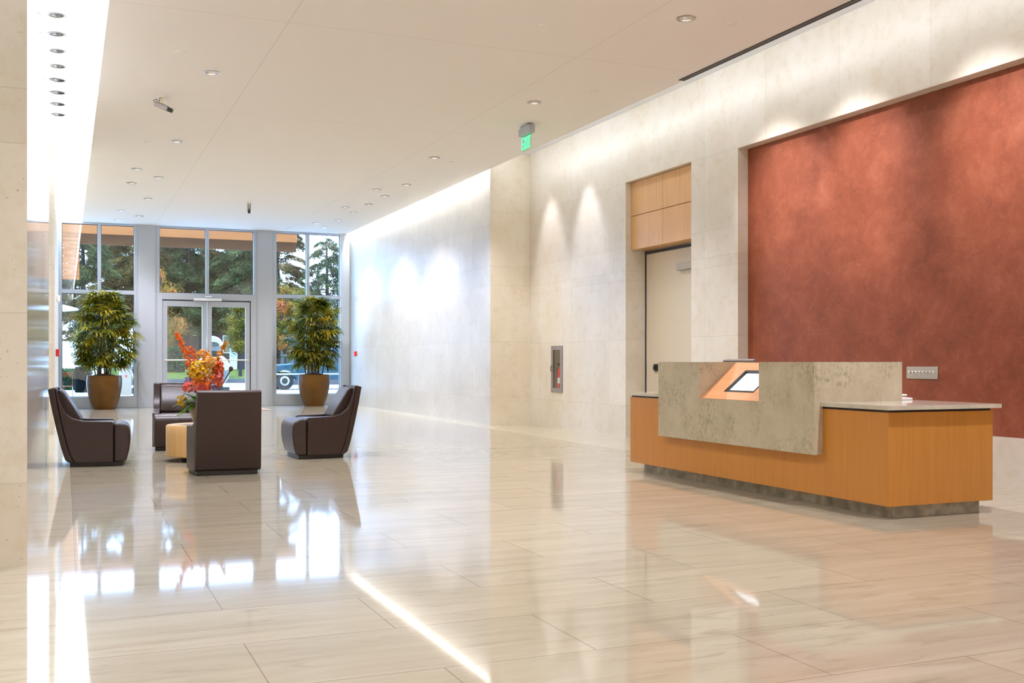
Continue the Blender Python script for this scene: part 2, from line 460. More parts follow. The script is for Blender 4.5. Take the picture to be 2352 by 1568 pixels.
# ------------------------------------------------------------------ downlights (positions read off the ceiling)
LEFT_BIG = [(1.54, y) for y in (12.54, 16.63, 20.02, 22.71, 25.51)]
LEFT_SMALL = [(1.125, y) for y in (19.30, 20.84, 24.77, 26.40)]
RIGHT_BIG = [(5.50, y) for y in (8.80, 12.39, 16.37, 19.82, 22.32, 25.18)]
RIGHT_SMALL = [(5.86, y) for y in (19.06, 20.53, 21.74, 23.00, 24.43, 25.90)]
FILL_UNSEEN = [(1.54, 8.6), (1.54, 4.6), (1.54, 0.6), (5.5, 4.9), (5.5, 1.0), (3.5, -3.5), (1.54, -3.5), (5.5, -3.5)]  # added fill positions out of view, not read off the ceiling
COVE = [(-0.085, 12.2 + 0.70 * k) for k in range(8)]

def cut_holes(box, spots, r, z0, z1, name, mat):
    m = MB(); m.box(*box); o = m.build(name, mat)
    c = MB()
    for x, y in spots: c.lathe([(r, z0), (r, z1)], x, y, 0, 32)
    k = c.build('cutter', mat)
    b = o.modifiers.new('holes', 'BOOLEAN'); b.operation = 'DIFFERENCE'; b.object = k; b.solver = 'EXACT'
    dg = bpy.context.evaluated_depsgraph_get()
    me = bpy.data.meshes.new_from_object(o.evaluated_get(dg))
    o.modifiers.clear(); o.data = me
    bpy.data.objects.remove(k)
    return o
R_BIG, R_SM = 0.098, 0.080
ceil = cut_holes((0.37, 6.70, -7, YW, ZC, ZC + 0.30),
                 LEFT_BIG + RIGHT_BIG + LEFT_SMALL + RIGHT_SMALL, R_SM + 0.006, ZC - 0.1, ZC + 0.13, 'ceiling', M['ceil'])
struct(ceil, 'warm white dropped plaster ceiling with recessed downlights', 'ceiling')
c2 = cut_holes((-4.4, 8.3, -7.2, YW + 0.3, ZU, ZU + 0.25), COVE, R_SM + 0.006, ZU - 0.1, ZU + 0.13, 'ceiling_cove', simple('cove_paint', (0.70, 0.71, 0.74), 0.7))
struct(c2, 'higher white ceiling of the coves beside the dropped ceiling', 'ceiling')
# hangers that carry the dropped ceiling
m = MB()
for x in (1.0, 3.5, 6.0):
    for y in (-5, 3, 11, 19, 26): m.box(x - 0.02, x + 0.02, y - 0.02, y + 0.02, ZC + 0.30, ZU)
struct(m.build('trim_2', M['steel']), 'hangers above the dropped ceiling', 'trim')
# lit fascia of the left cove
m = MB(); m.box(0.352, 0.37, -7, YW - 0.02, ZC + 0.02, ZC + 0.30)
tag(m.build('cove_light', M['fascia_lamp']), 'long glowing white light panel along edge of left cove', 'light')

M['reflector'] = simple('satin_reflector', (0.85, 0.83, 0.81), 0.30, 1.0)
def downlight(name, z, r):
    t = empty(name)
    m = MB(); m.lathe([(r + 0.003, 0.001), (r + 0.014, -0.003), (r + 0.016, -0.006), (r + 0.004, -0.009), (r - 0.008, -0.004), (r - 0.006, 0.002)], n=32, cap=False)
    m.build('trim_ring', M['steel'], t, smooth=True)
    m = MB(); m.lathe([(r - 0.004, 0.0), (r - 0.010, 0.03), (r * 0.72, 0.075), (r * 0.50, 0.105)], n=32, cap=False)
    m.build('reflector', M['reflector'], t, smooth=True)
    m = MB(); m.lathe([(r * 0.50, 0.098), (r * 0.46, 0.088), (r * 0.2, 0.082), (0.001, 0.081)], n=24, cap=False)
    m.build('lamp', M['lamp'], t, smooth=True)
    return t
ORD = ['first', 'second', 'third', 'fourth', 'fifth', 'sixth', 'seventh', 'eighth', 'ninth', 'tenth']
def spot(loc, power, col, ang=110, blend=0.9, aim=(0, 0, -1), r=0.05):
    d = bpy.data.lights.new('downlight_or_fill_beam', 'SPOT'); d.energy = power; d.color = col
    d.spot_size = math.radians(ang); d.spot_blend = blend; d.shadow_soft_size = r
    o = bpy.data.objects.new('downlight_or_fill_beam', d); C.objects.link(o); o.location = loc
    o.rotation_euler = Vector(aim).to_track_quat('-Z', 'Y').to_euler()
    return o
base_dl = None
P_BIG, P_SM = 240, 34
def row(spots, z, power, col, text, group, ang=115, aim=(0, 0, -1), blend=0.9):
    global base_dl
    n = len(spots)
    order = sorted(spots, key=lambda p: -p[1])
    for i, (x, y) in enumerate(order):
        if base_dl is None: base_dl = downlight('downlight', z, R_SM); o = base_dl
        else: o = copy_tree(base_dl)
        o.location = (x, y, z)
        tag(o, text % ORD[i], 'ceiling light', group)
        spot((x, y, z - 0.02), power * (0.85 if y > 15 and z == ZC else 1.0), col, ang, blend, aim)
row(LEFT_BIG, ZC, P_BIG, NEUT, 'recessed silver downlight, %s from the windows in the inner left ceiling row', 'downlights of the left ceiling rows')
row(LEFT_SMALL, ZC, P_SM, NEUT, 'recessed silver downlight, %s from the windows in the outer left ceiling row', 'downlights of the left ceiling rows')
row(RIGHT_BIG, ZC, P_BIG, WARM, 'recessed silver downlight, %s from the windows in the inner right ceiling row', 'downlights of the right ceiling rows')
row(RIGHT_SMALL, ZC, P_SM, NEUT, 'recessed silver downlight, %s from the windows in the outer right ceiling row', 'downlights of the right ceiling rows', 42, (0.31, 0.0, -1.0), 0.8)
base_main, base_dl = base_dl, None
M['reflector'] = simple('shaded_reflector', (0.16, 0.155, 0.15), 0.35, 0.6); M['reflector_lamp'] = M['lamp']  # darker copies for the cove: shading inside the fittings painted into reflector and lens
M['lamp'] = simple('shaded_lamp_lens', (0.45, 0.44, 0.42), 0.3)
row(COVE, ZU, 35, COOL, 'recessed silver downlight in the white left cove, %s from the windows', 'downlights of the left cove', 100)
for x, y in FILL_UNSEEN: spot((x, y, ZC - 0.02), 270, NEUT, 115)   # added unseen fill spots without fixtures, nearer than the frame and behind it
# wall-washing lamps for the red panel and cream wall, and added fill spots
for y in (5.3, 7.1, 8.8, 10.1): spot((5.62, y, ZC - 0.03), 280, WARM, 44, 1.0, (1.0, 0, -0.66), 0.08)
for x in (0.5, 3.0, 5.5): spot((x, -5.2, ZC - 0.03), 420, NEUT, 80, 0.9, (0, -0.6, -1))  # added unseen spots, bouncing fill light off the back wall
for y in (14.9, 16.3): spot((6.9, y, ZU - 0.05), 70, NEUT, 46, 0.8, (0.30, 0, -1))
spot((-2.8, 16.0, ZU - 0.05), 200, NEUT, 120); spot((-2.8, 2.0, ZU - 0.05), 200, NEUT, 120)  # added unseen fill spots over the side passage

# flat white cover discs on the ceiling
disc0 = None
DISCS = [((1.133, 11.83), 'flat white ceiling disc on the left, above the near security camera'),
         ((1.127, 16.87), 'flat white ceiling disc on the left behind the near security camera'),
         ((6.00, 8.77), 'flat white ceiling disc beside the largest downlight on the right'),
         ((5.97, 11.65), 'flat white ceiling disc on the right between green sign and red panel'),
         ((5.87, 16.62), 'flat white ceiling disc on the right beyond the green sign'),
         ((4.325, 9.504), 'faint flat ceiling disc at middle of the ceiling near the top edge')]
for (x, y), lab in DISCS:
    if disc0 is None:
        m = MB(); m.lathe([(0.002, -0.012), (0.045, -0.012), (0.052, -0.008), (0.054, 0.0)], n=28, cap=False)
        m.lathe([(0.030, -0.002), (0.030, 0.004)], n=16)
        disc0 = m.build('sprinkler_cover', M['white'], smooth=True); o = disc0
    else:
        o = disc0.copy(); C.objects.link(o)
    o.location = (x, y, ZC); tag(o, lab, 'sprinkler cover', 'sprinkler covers on the ceiling')

# black linear air slot along the ceiling edge
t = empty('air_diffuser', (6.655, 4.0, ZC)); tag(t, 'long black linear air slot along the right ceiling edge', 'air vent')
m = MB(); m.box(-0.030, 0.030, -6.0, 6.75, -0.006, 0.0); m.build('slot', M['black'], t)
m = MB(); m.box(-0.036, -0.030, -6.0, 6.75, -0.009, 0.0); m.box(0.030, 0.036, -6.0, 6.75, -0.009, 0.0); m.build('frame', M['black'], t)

# ------------------------------------------------------------------ glazed end wall
def bay(name, label, x0, x1, mul, z0, z1, ztr, fw=0.075):
    t = empty(name, (x0, YW, 0)); struct(t, label, 'window')
    m = MB(); Y0, Y1 = 0.0, 0.16
    wd = x1 - x0
    m.box(0, fw, Y0, Y1, z0, z1 + 0.04); m.box(wd - fw, wd, Y0, Y1, z0, z1 + 0.04)
    m.box(fw, wd - fw, Y0 + 0.002, Y1, z1, z1 + 0.04)
    if z0 < 0.5: m.box(0, wd, Y0, Y1, 0, z0)
    for mx in mul: m.box(mx - x0 - 0.038, mx - x0 + 0.038, Y0 - 0.006, Y1 + 0.006, z0, z1)
    zt = [z0] + ([ztr] if ztr else []) + [z1]
    if ztr: m.box(fw, wd - fw, Y0 + 0.002, Y1, ztr - 0.045, ztr + 0.045)
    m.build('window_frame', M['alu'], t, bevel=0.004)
    xs = [fw] + [mx - x0 for mx in mul] + [wd - fw]
    for i in range(len(xs) - 1):
        for k in range(len(zt) - 1):
            a, b_ = xs[i] + (0.038 if i else 0), xs[i+1] - (0.038 if i < len(xs) - 2 else 0)
            c_, d = zt[k] + (0.045 if k else 0), zt[k+1] - (0.045 if k < len(zt) - 2 else 0)
            p = MB(); p.box(a, b_, 0.085, 0.095, c_, d); p.build('pane', M['glass'], t)
            g = MB(); s_ = 0.012
            g.box(a, b_, 0.070, 0.085, d - s_, d); g.box(a, b_, 0.070, 0.085, c_, c_ + s_)
            g.box(a, a + s_, 0.070, 0.085, c_, d); g.box(b_ - s_, b_, 0.070, 0.085, c_, d)
            g.build('gasket', M['gasket'], t)
    return t
bay('window_1', 'left bay of the glazed end wall behind a potted palm', -0.15, 1.60, [0.745], 0.275, 4.36, 2.76)
bay('window_3', 'right bay of the glazed end wall behind a potted palm', 4.84, 6.62, [5.715], 0.285, 4.36, 2.76)
bay('window_2', 'upper glazing above the glass double doors', 2.03, 4.42, [3.225], 2.78, 4.36, None)
# clad columns
for i, (a, b_) in enumerate(((1.60, 2.03), (4.42, 4.84), (6.62, 6.80))):
    m = MB(); m.box(a, b_, YW - (0.02 if i < 2 else -0.03), YW + 0.26, 0, ZC)
    if i < 2:
        m.box(a + 0.03, b_ - 0.03, YW - 0.035, YW - 0.02, 0, ZC)
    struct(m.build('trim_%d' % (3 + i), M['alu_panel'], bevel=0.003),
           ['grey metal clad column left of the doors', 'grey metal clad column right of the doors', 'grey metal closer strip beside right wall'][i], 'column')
# double door
D0, D1 = 2.03, 4.42
t = empty('door_1', (0, YW, 0)); struct(t, 'pair of glass entrance doors in a grey metal frame', 'door')
m = MB()
m.box(D0, 2.17, 0, 0.16, 0, 2.78); m.box(4.28, D1, 0, 0.16, 0, 2.78); m.box(2.17, 4.28, 0.003, 0.16, 2.62, 2.78)
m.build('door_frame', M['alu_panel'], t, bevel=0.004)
m = MB(); m.box(2.17, 4.28, 0.05, 0.10, 2.595, 2.62); m.box(4.262, 4.28, 0.05, 0.1, 0, 2.62); m.build('shadow_gap', M['gasket'], t)
for s_, (a, b_) in enumerate(((2.175, 3.212), (3.224, 4.260))):
    m = MB(); y0, y1 = 0.03, 0.085
    m.box(a, a + 0.11, y0, y1, 0.012, 2.59); m.box(b_ - 0.11, b_, y0, y1, 0.012, 2.59)
    m.box(a + 0.11, b_ - 0.11, y0, y1, 2.46, 2.59); m.box(a + 0.11, b_ - 0.11, y0, y1, 0.012, 0.26)
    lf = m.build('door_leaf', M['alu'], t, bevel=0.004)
    p = MB(); p.box(a + 0.11, b_ - 0.11, 0.052, 0.062, 0.26, 2.46); p.build('pane', M['glass'], lf)
    p = MB(); p.tube([(a + 0.04, -0.03, 1.145), (b_ - 0.03, -0.03, 1.145)], 0.014, 12)
    for x in (a + 0.07, b_ - 0.07): p.tube([(x, -0.03, 1.145), (x, 0.03, 1.145)], 0.010, 10)
    p.build('push_bar', M['brass'], lf, smooth=True)
m = MB(); m.box(2.90, 3.56, -0.09, 0.0, 2.60, 2.66); m.build('door_operator', M['white'], t, bevel=0.006)
m = MB(); m.box(3.17, 3.33, -0.05, 0.0, 2.685, 2.72); m.build('sensor', M['white'], t, bevel=0.005)

# ------------------------------------------------------------------ service door niche
m = MB()
t = empty('door_2', (7.885, 0, 0)); struct(t, 'tall beige service door set back in the recess', 'door')
m = MB(); m.box(0, 0.05, 12.02, 13.70, 0.01, 2.68); m.build('door_leaf', M['door_paint'], t, bevel=0.004)
m = MB(); m.box(-0.01, 0.10, 13.70, 13.72, 0, 2.72); m.box(-0.01, 0.10, 11.95, 12.02, 0, 2.72); m.box(-0.012, 0.10, 12.02, 13.70, 2.685, 2.72)
m.build('door_frame', M['gasket'], t)
m = MB(); m.box(-0.025, 0.0, 13.36, 13.45, 0.97, 1.07); m.box(-0.05, -0.02, 13.38, 13.43, 0.995, 1.045)
m.build('lock_case', M['black'], t, bevel=0.004)
m = MB(); m.box(-0.07, 0.0, 12.30, 12.76, 2.37, 2.46); m.build('door_closer', simple('closer_paint', (0.42, 0.38, 0.33), 0.5), t, bevel=0.006)
t = empty('wood_panel', (7.64, 0, 0)); struct(t, 'honey coloured wood panels filling the top of the recess', 'panelling')
for ya, yb in ((11.955, 12.822), (12.828, 13.715)):
    for za, zb in ((2.735, 3.222), (3.230, 3.715)):
        m = MB(); m.box(0, 0.245, ya, yb, za, zb); m.build('panel', M['panel_wood'], t, bevel=0.002)

# ------------------------------------------------------------------ reception desk
t = empty('reception_desk', (5.72, 7.65, 0)); tag(t, 'long cherry wood reception desk with grey stone front and stepped worktop', 'reception desk')
X0, X1, Ya, Yb = 5.276, 6.245, 5.82, 9.49
def L(mb):   # to desk space
    mb.v = [(x - 5.72, y - 7.65, z) for x, y, z in mb.v]; return mb
m = MB(); m.box(X0, X1, Ya, Yb, 0.092, 0.748); L(m).build('wooden_body', M['cherry'], t, bevel=0.002)
m = MB(); m.box(X0 + 0.012, X1 - 0.012, Ya + 0.012, Yb - 0.012, 0.748, 0.765); L(m).build('shadow_gap', M['black'], t)
m = MB(); m.box(X0 + 0.095, X1 - 0.07, Ya + 0.06, Yb - 0.12, 0.0, 0.092); L(m).build('plinth', M['plinth_stone'], t)
m = MB(); m.box(X0 - 0.025, X1 + 0.055, Ya - 0.03, 6.517, 0.765, 0.795); m.box(X0 + 0.001, X1 + 0.055, 6.517, 8.80, 0.765, 0.795); m.box(X0 - 0.025, X1 + 0.055, 8.80, Yb + 0.03, 0.765, 0.795)
L(m).build('worktop', M['slab'], t)
# raised stone screen: front slab with notch, two end cheeks, two notch cheeks
PX0, PX1, PY0, PY1, PZ0, PZ1 = 5.196, 5.276, 6.517, 8.80, 0.40, 1.10
NY0, NY1, NZ = 7.21, 8.10, 0.778
m = MB()
poly = [(PY0, PZ0), (PY1, PZ0), (PY1, PZ1), (NY1, PZ1), (NY1, NZ), (NY0, NZ), (NY0, PZ1), (PY0, PZ1)]
m.prism(poly, lambda y, z: (PX0, y, z), lambda y, z: (PX1, y, z))
L(m).build('stone_front', M['desk_stone'], t)
m = MB()
for bx in ((PX1, 6.044, PY0, PY0 + 0.08), (PX1, 6.044, PY1 - 0.08, PY1), (PX1, 5.70, NY1, NY1 + 0.05), (PX1, 5.70, NY0 - 0.05, NY0)):
    m = MB(); m.box(*bx, 0.795, PZ1); L(m).build('stone_cheek', M['desk_stone'], t)
# sloping console with a sunk screen
sx = Vector((0.40, 0, 0.322)).normalized(); nrm = Vector((-sx.z, 0, sx.x))
def sl(u, y, d=0.0):
    p = Vector((5.200, y, 0.781)) + sx * u + nrm * d
    return p
m = MB()
us = [0.0, 0.100, 0.390, 0.500]; ysl = [NY0 + 0.001, 7.40, 7.828, NY1 - 0.001]
for i in range(3):
    for j in range(3):
        if i == 1 and j == 1: continue
        q = [(us[i], ysl[j]), (us[i+1], ysl[j]), (us[i+1], ysl[j+1]), (us[i], ysl[j+1])]
        m.prism(q, lambda u, y: sl(u, y, -0.03), lambda u, y: sl(u, y, 0))
L(m).build('sloping_console', M['cherry_pink'], t)
scr = MB()
q = [(0.100, 7.40), (0.390, 7.40), (0.390, 7.828), (0.100, 7.828)]
def ring(mb, q, ins, d0, d1):
    (u0, y0), (u1, y1) = q[0], q[2]
    for a in ([(u0, y0), (u1, y0), (u1, y0 + ins), (u0, y0 + ins)], [(u0, y1 - ins), (u1, y1 - ins), (u1, y1), (u0, y1)],
              [(u0, y0 + ins), (u0 + ins, y0 + ins), (u0 + ins, y1 - ins), (u0, y1 - ins)], [(u1 - ins, y0 + ins), (u1, y0 + ins), (u1, y1 - ins), (u1 - ins, y1 - ins)]):
        mb.prism(a, lambda u, y: sl(u, y, d0), lambda u, y: sl(u, y, d1))
ring(scr, q, 0.020, -0.028, 0.003)
so = L(scr).build('monitor', M['black'], t)
m = MB(); m.prism([(0.120, 7.42), (0.370, 7.42), (0.370, 7.808), (0.120, 7.808)], lambda u, y: sl(u, y, -0.03), lambda u, y: sl(u, y, -0.018))
L(m).build('screen', M['screen'], so)

# staff monitor behind the stone front and the desk phone
t = empty('computer_monitor', (5.86, 8.36, 0.795)); tag(t, 'grey computer monitor whose top shows over the stone front', 'monitor')
m = MB(); tilt = 0.30
ax = Vector((0, 0.235, 0)); az = Vector((-math.sin(tilt), 0, math.cos(tilt))) * 0.135; an = Vector((math.cos(tilt), 0, math.sin(tilt))) * 0.022
m.obox((-0.02, 0, 0.20), an, ax, az); m.build('housing', M['grey_metal'], t, bevel=0.006)
m = MB(); m.obox((0.006, 0, 0.207), an * 0.1, ax * 0.93, az * 0.90); m.build('screen', M['black'], t)
m = MB(); m.box(-0.06, 0.12, -0.10, 0.10, 0.0, 0.015); m.box(-0.02, 0.01, -0.03, 0.03, 0.0, 0.15); m.build('stand', M['grey_metal'], t, bevel=0.004)
t = empty('desk_phone', (6.13, 6.72, 0.795)); tag(t, 'pale grey low telephone on the worktop behind the stone end', 'telephone')
m = MB(); m.prism([(-0.10, 0.0), (0.13, 0.0), (0.13, 0.018), (-0.10, 0.04)], lambda x, z: (x, -0.09, z), lambda x, z: (x, 0.09, z)); m.build('base', M['white'], t, bevel=0.005)
m = MB(); m.box(-0.10, 0.08, -0.085, -0.035, 0.034, 0.048); m.build('handset', M['white'], t, bevel=0.010)

# switch plate on the red wall
t = empty('switch_plate', (7.695, 8.025, 0.995)); tag(t, 'steel switch plate with a row of toggles on the red wall', 'switch')
m = MB(); m.box(-0.008, 0.0, -0.205, 0.205, -0.06, 0.06); m.build('plate', M['steel'], t, bevel=0.003)
for k in range(8):
    y = -0.16 + 0.32 * k / 7
    m = MB(); m.prism([(-0.006, -0.018), (-0.022, 0.004), (-0.018, 0.014), (-0.006, 0.012)], lambda x, z, y=y: (x, y - 0.011, z + 0.004), lambda x, z, y=y: (x, y + 0.011, z + 0.004))
    m.build('toggle', M['white'], t)

# fire extinguisher cabinet
t = empty('extinguisher_cabinet', (7.55, 16.07, 0.98)); tag(t, 'narrow steel framed fire extinguisher cabinet sunk in the cream wall', 'cabinet')
m = MB(); y0, y1, z0, z1 = -0.198, 0.198, -0.364, 0.369
m.box(-0.015, 0.02, y0 - 0.02, y0 + 0.06, z0 - 0.02, z1 + 0.02); m.box(-0.015, 0.02, y1 - 0.06, y1 + 0.02, z0 - 0.02, z1 + 0.02)
m.box(-0.015, 0.02, y0 + 0.06, y1 - 0.06, z1 - 0.05, z1 + 0.02); m.box(-0.015, 0.02, y0 + 0.06, y1 - 0.06, z0 - 0.02, z0 + 0.05)
m.build('frame', M['grey_metal'], t, bevel=0.003)
m = MB(); m.box(0.19, 0.20, y0, y1, z0, z1); m.box(0.02, 0.19, y0, y0 + 0.008, z0, z1); m.box(0.02, 0.19, y1 - 0.008, y1, z0, z1); m.box(0.02, 0.19, y0, y1, z0, z0 + 0.008); m.box(0.02, 0.19, y0, y1, z1 - 0.008, z1)
m.build('box', simple('cabinet_enamel', (0.62, 0.58, 0.48), 0.5), t)
m = MB(); m.box(-0.002, 0.002, y0 + 0.06, y1 - 0.06, z0 + 0.05, z1 - 0.05); m.build('glass', M['clear_glass'], t)
m = MB(); m.tube([(-0.015, y1 - 0.03, -0.04), (-0.04, y1 - 0.03, -0.02), (-0.04, y1 - 0.03, 0.04), (-0.015, y1 - 0.03, 0.06)], 0.006, 8); m.build('handle', M['black'], t, smooth=True)
t = empty('fire_extinguisher', (7.620, 16.065, 0.624)); tag(t, 'red fire extinguisher standing inside the glazed wall cabinet', 'fire extinguisher')
m = MB(); m.lathe([(0.055, 0), (0.062, 0.02), (0.062, 0.30), (0.05, 0.36), (0.022, 0.39)], n=24); m.build('cylinder', M['red_paint'], t, smooth=True)
m = MB(); m.lathe([(0.063, 0.12), (0.0635, 0.125), (0.0635, 0.21), (0.063, 0.215)], n=24, cap=False); m.build('paper_label', M['white'], t, smooth=True)
m = MB(); m.lathe([(0.02, 0.39), (0.02, 0.43)], n=12); m.obox((-0.02, 0, 0.45), (0.05, 0, 0.01), (0, 0.01, 0), (0, 0, 0.008)); m.obox((-0.02, 0, 0.425), (0.045, 0, -0.004), (0, 0.01, 0), (0, 0, 0.006)); m.build('valve', M['black'], t)
m = MB(); m.tube([(-0.02, 0.01, 0.42), (-0.045, 0.05, 0.36), (-0.05, 0.065, 0.22), (-0.045, 0.06, 0.12)], 0.009, 8); m.build('hose', M['black'], t, smooth=True)

# red alarm pull stations and a wall sensor
def pull(x, y, z, sgn, label):
    t = empty('fire_alarm_pull', (x, y, z)); tag(t, label, 'fire alarm')
    m = MB(); m.box(min(0, sgn * 0.055), max(0, sgn * 0.055), -0.045, 0.045, -0.062, 0.062); m.build('case', M['red_paint'], t, bevel=0.006)
    m = MB(); x0, x1 = sorted((sgn * 0.055, sgn * 0.068)); m.box(x0, x1, -0.03, 0.03, -0.028, -0.008); m.build('pull_bar', M['white'], t, bevel=0.003)
pull(6.80, 26.45, 1.31, -1, 'red fire alarm pull on the right wall beside the windows')
pull(-0.15, 19.6, 1.255, 1, 'red fire alarm pull on the left wall before the windows')
t = empty('wall_sensor', (-0.15, 21.4, 2.27)); tag(t, 'small white sensor box high on the left wall', 'sensor')
m = MB(); m.box(0, 0.06, -0.05, 0.05, -0.06, 0.06); m.build('case', M['white'], t, bevel=0.012)
m = MB(); m.box(0.058, 0.066, -0.025, 0.025, -0.03, 0.03); m.build('lens', M['alu'], t)

# green exit sign hung from the ceiling
t = empty('exit_sign', (5.93, 13.62, ZC)); tag(t, 'green lit EXIT sign hanging from the ceiling by the right wall', 'exit sign')
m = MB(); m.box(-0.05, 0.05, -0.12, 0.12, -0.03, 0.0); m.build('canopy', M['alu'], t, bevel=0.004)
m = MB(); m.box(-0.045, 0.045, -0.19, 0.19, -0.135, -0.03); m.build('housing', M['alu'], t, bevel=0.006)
m = MB(); m.box(-0.006, 0.006, -0.165, 0.165, -0.35, -0.135); pn = m.build('acrylic_panel', M['panel_glass'], t)
def glyph(mb, ch, y0, wd, z0, h, s_):
    # seen from -x, so the text runs towards -y
    def seg(a, b_, c_, d, th=0.016):
        A = Vector((-0.0085, y0 - a * wd, z0 + b_ * h)); B = Vector((-0.0085, y0 - c_ * wd, z0 + d * h))
        dr = (B - A); ln = dr.length; dr.normalize(); nn = Vector((0, -dr.z, dr.y))
        mb.obox((A + B) / 2, dr * (ln / 2 + th / 2), nn * (th / 2), Vector((0.0025, 0, 0)))
    if ch == 'E': seg(0, 0, 0, 1); seg(0, 0, 1, 0); seg(0, 1, 1, 1); seg(0, 0.5, 0.85, 0.5)
    if ch == 'X': seg(0, 0, 1, 1); seg(0, 1, 1, 0)
    if ch == 'I': seg(0.5, 0, 0.5, 1)
    if ch == 'T': seg(0.5, 0, 0.5, 1); seg(0, 1, 1, 1)
m = MB(); yy = 0.145
for ch, wd in (('E', 0.055), ('X', 0.065), ('I', 0.02), ('T', 0.06)):
    glyph(m, ch, yy, wd, -0.32, 0.15, 0); yy -= wd + 0.028
m.build('letters', M['green_lit'], pn)
# ceiling security cameras
def sec_cam(loc, aim, label, stem=0.10, cable=True):
    t = empty('security_camera', loc); tag(t, label, 'security camera', 'ceiling security cameras')
    a = Vector(aim).normalized(); side = a.cross(Vector((0, 0, 1))).normalized(); up = side.cross(a)
    c = Vector((0, 0, -stem - 0.02))
    m = MB(); m.lathe([(0.055, 0), (0.055, -0.012), (0.03, -0.02)], n=24); m.build('mount', M['white'], t, smooth=True)
    m = MB(); m.tube([(0, 0, -0.01), (0.005, 0, -stem * 0.6), c + up * 0.02], 0.011, 8); m.build('bracket', M['brass'], t, smooth=True)
    m = MB(); m.obox(c, a * 0.095, side * 0.034, up * 0.032); m.build('housing', M['grey_metal'], t, bevel=0.012, seg=3)
    m = MB(); m.obox(c - a * 0.01 + up * 0.033, a * 0.05, side * 0.02, up * 0.004); m.build('cover', M['steel'], t, bevel=0.003)
    m = MB(); m.tube([c + a * 0.09, c + a * 0.145], 0.027, 20); m.build('lens', M['black'], t, smooth=True)
    if cable:
        m = MB(); m.tube([(-0.02, 0.0, -0.01), Vector((-0.03, 0, -0.06)), c - a * 0.10 + up * 0.055, c - a * 0.135 + up * 0.02, c - a * 0.095], 0.005, 8); m.build('cable', M['black'], t, smooth=True)
sec_cam((1.109, 13.92, ZC), (0.80, -0.45, -0.42), 'grey security camera on left of ceiling, nearest the viewer')
sec_cam((3.519, 22.52, ZC), (-0.10, -0.62, -0.78), 'small grey security camera on ceiling in front of the doors', 0.08, False)

# ------------------------------------------------------------------ lounge chairs
def make_chair():
    t = empty('lounge_chair')
    wf_ = lambda x: 0.298 + (x + 0.18) * 0.098
    outer = [(0.03, 0.042), (-0.015, 0.068), (-0.055, 0.20), (-0.10, 0.39), (-0.145, 0.60), (-0.185, 0.815)]
    inner = [(-0.118, 0.832), (-0.085, 0.62), (-0.04, 0.40), (0.005, 0.21), (0.04, 0.11), (0.075, 0.042)]
    m = MB(); m.prism(outer + inner, lambda x, z: (x, -wf_(x), z), lambda x, z: (x, wf_(x), z))
    m.build('back_shell', M['leather'], t, bevel=0.012, seg=3)
    side = [(0.078, 0.042), (0.043, 0.11), (0.008, 0.21), (-0.037, 0.40), (-0.082, 0.62), (-0.115, 0.826), (-0.098, 0.822), (-0.088, 0.76), (-0.060, 0.66), (-0.015, 0.565),
            (0.055, 0.508), (0.15, 0.480), (0.445, 0.470), (0.458, 0.458), (0.458, 0.042)]
    for sg in (1, -1):
        m = MB(); m.prism(side, lambda x, z, sg=sg: (x, sg * wf_(x), z), lambda x, z, sg=sg: (x, sg * (wf_(x) - 0.085), z))
        m.build('arm_panel', M['leather'], t, bevel=0.010, seg=3)
    m = MB()
    low = [(0.09, 0.08), (0.09, 0.43), (0.16, 0.452), (0.462, 0.455), (0.462, 0.046), (0.14, 0.046)]
    m.prism(low, lambda x, z: (x, -(wf_(x) - 0.088), z), lambda x, z: (x, wf_(x) - 0.088, z))
    fr = [(0.463, 0.044), (0.463, 0.440), (0.50, 0.452), (0.56, 0.447), (0.605, 0.420), (0.626, 0.370), (0.630, 0.28), (0.618, 0.17), (0.592, 0.065), (0.575, 0.044)]
    m.prism(fr, lambda x, z: (x, -0.352, z), lambda x, z: (x, 0.352, z))
    m.build('seat_cushion', M['leather'], t, bevel=0.022, seg=4)
    bc = [(-0.03, 0.455), (0.13, 0.455), (0.135, 0.50), (0.06, 0.63), (-0.03, 0.775), (-0.065, 0.808), (-0.100, 0.800), (-0.082, 0.64)]
    m = MB(); m.prism(bc, lambda x, z: (x, -(wf_(x) - 0.090), z), lambda x, z: (x, wf_(x) - 0.090, z))
    m.build('back_cushion', M['leather'], t, bevel=0.022, seg=4)
    m = MB(); m.prism([(0.03, -0.285), (0.555, -0.335), (0.555, 0.335), (0.03, 0.285)], lambda x, y: (x, y, 0.0), lambda x, y: (x, y, 0.046)); m.build('plinth', M['black'], t, bevel=0.004)
    return t
ch = make_chair()
CH = [((0.03, 12.40), -3, 'brown leather lounge chair in profile, leftmost of the four'),
      ((1.458, 10.62), 87.5, 'brown leather lounge chair seen from behind, nearest the viewer'),
      ((2.985, 12.36), 180, 'brown leather lounge chair facing left, right of the drum table'),
      ((1.36, 14.42), -90, 'brown leather lounge chair facing the viewer behind the flowers')]
for i, ((x, y), a, lab) in enumerate(CH):
    o = ch if i == 0 else copy_tree(ch)
    o.location = (x, y, 0); o.rotation_euler = (0, 0, math.radians(a))
    tag(o, lab, 'armchair', 'lounge chairs around the drum table')

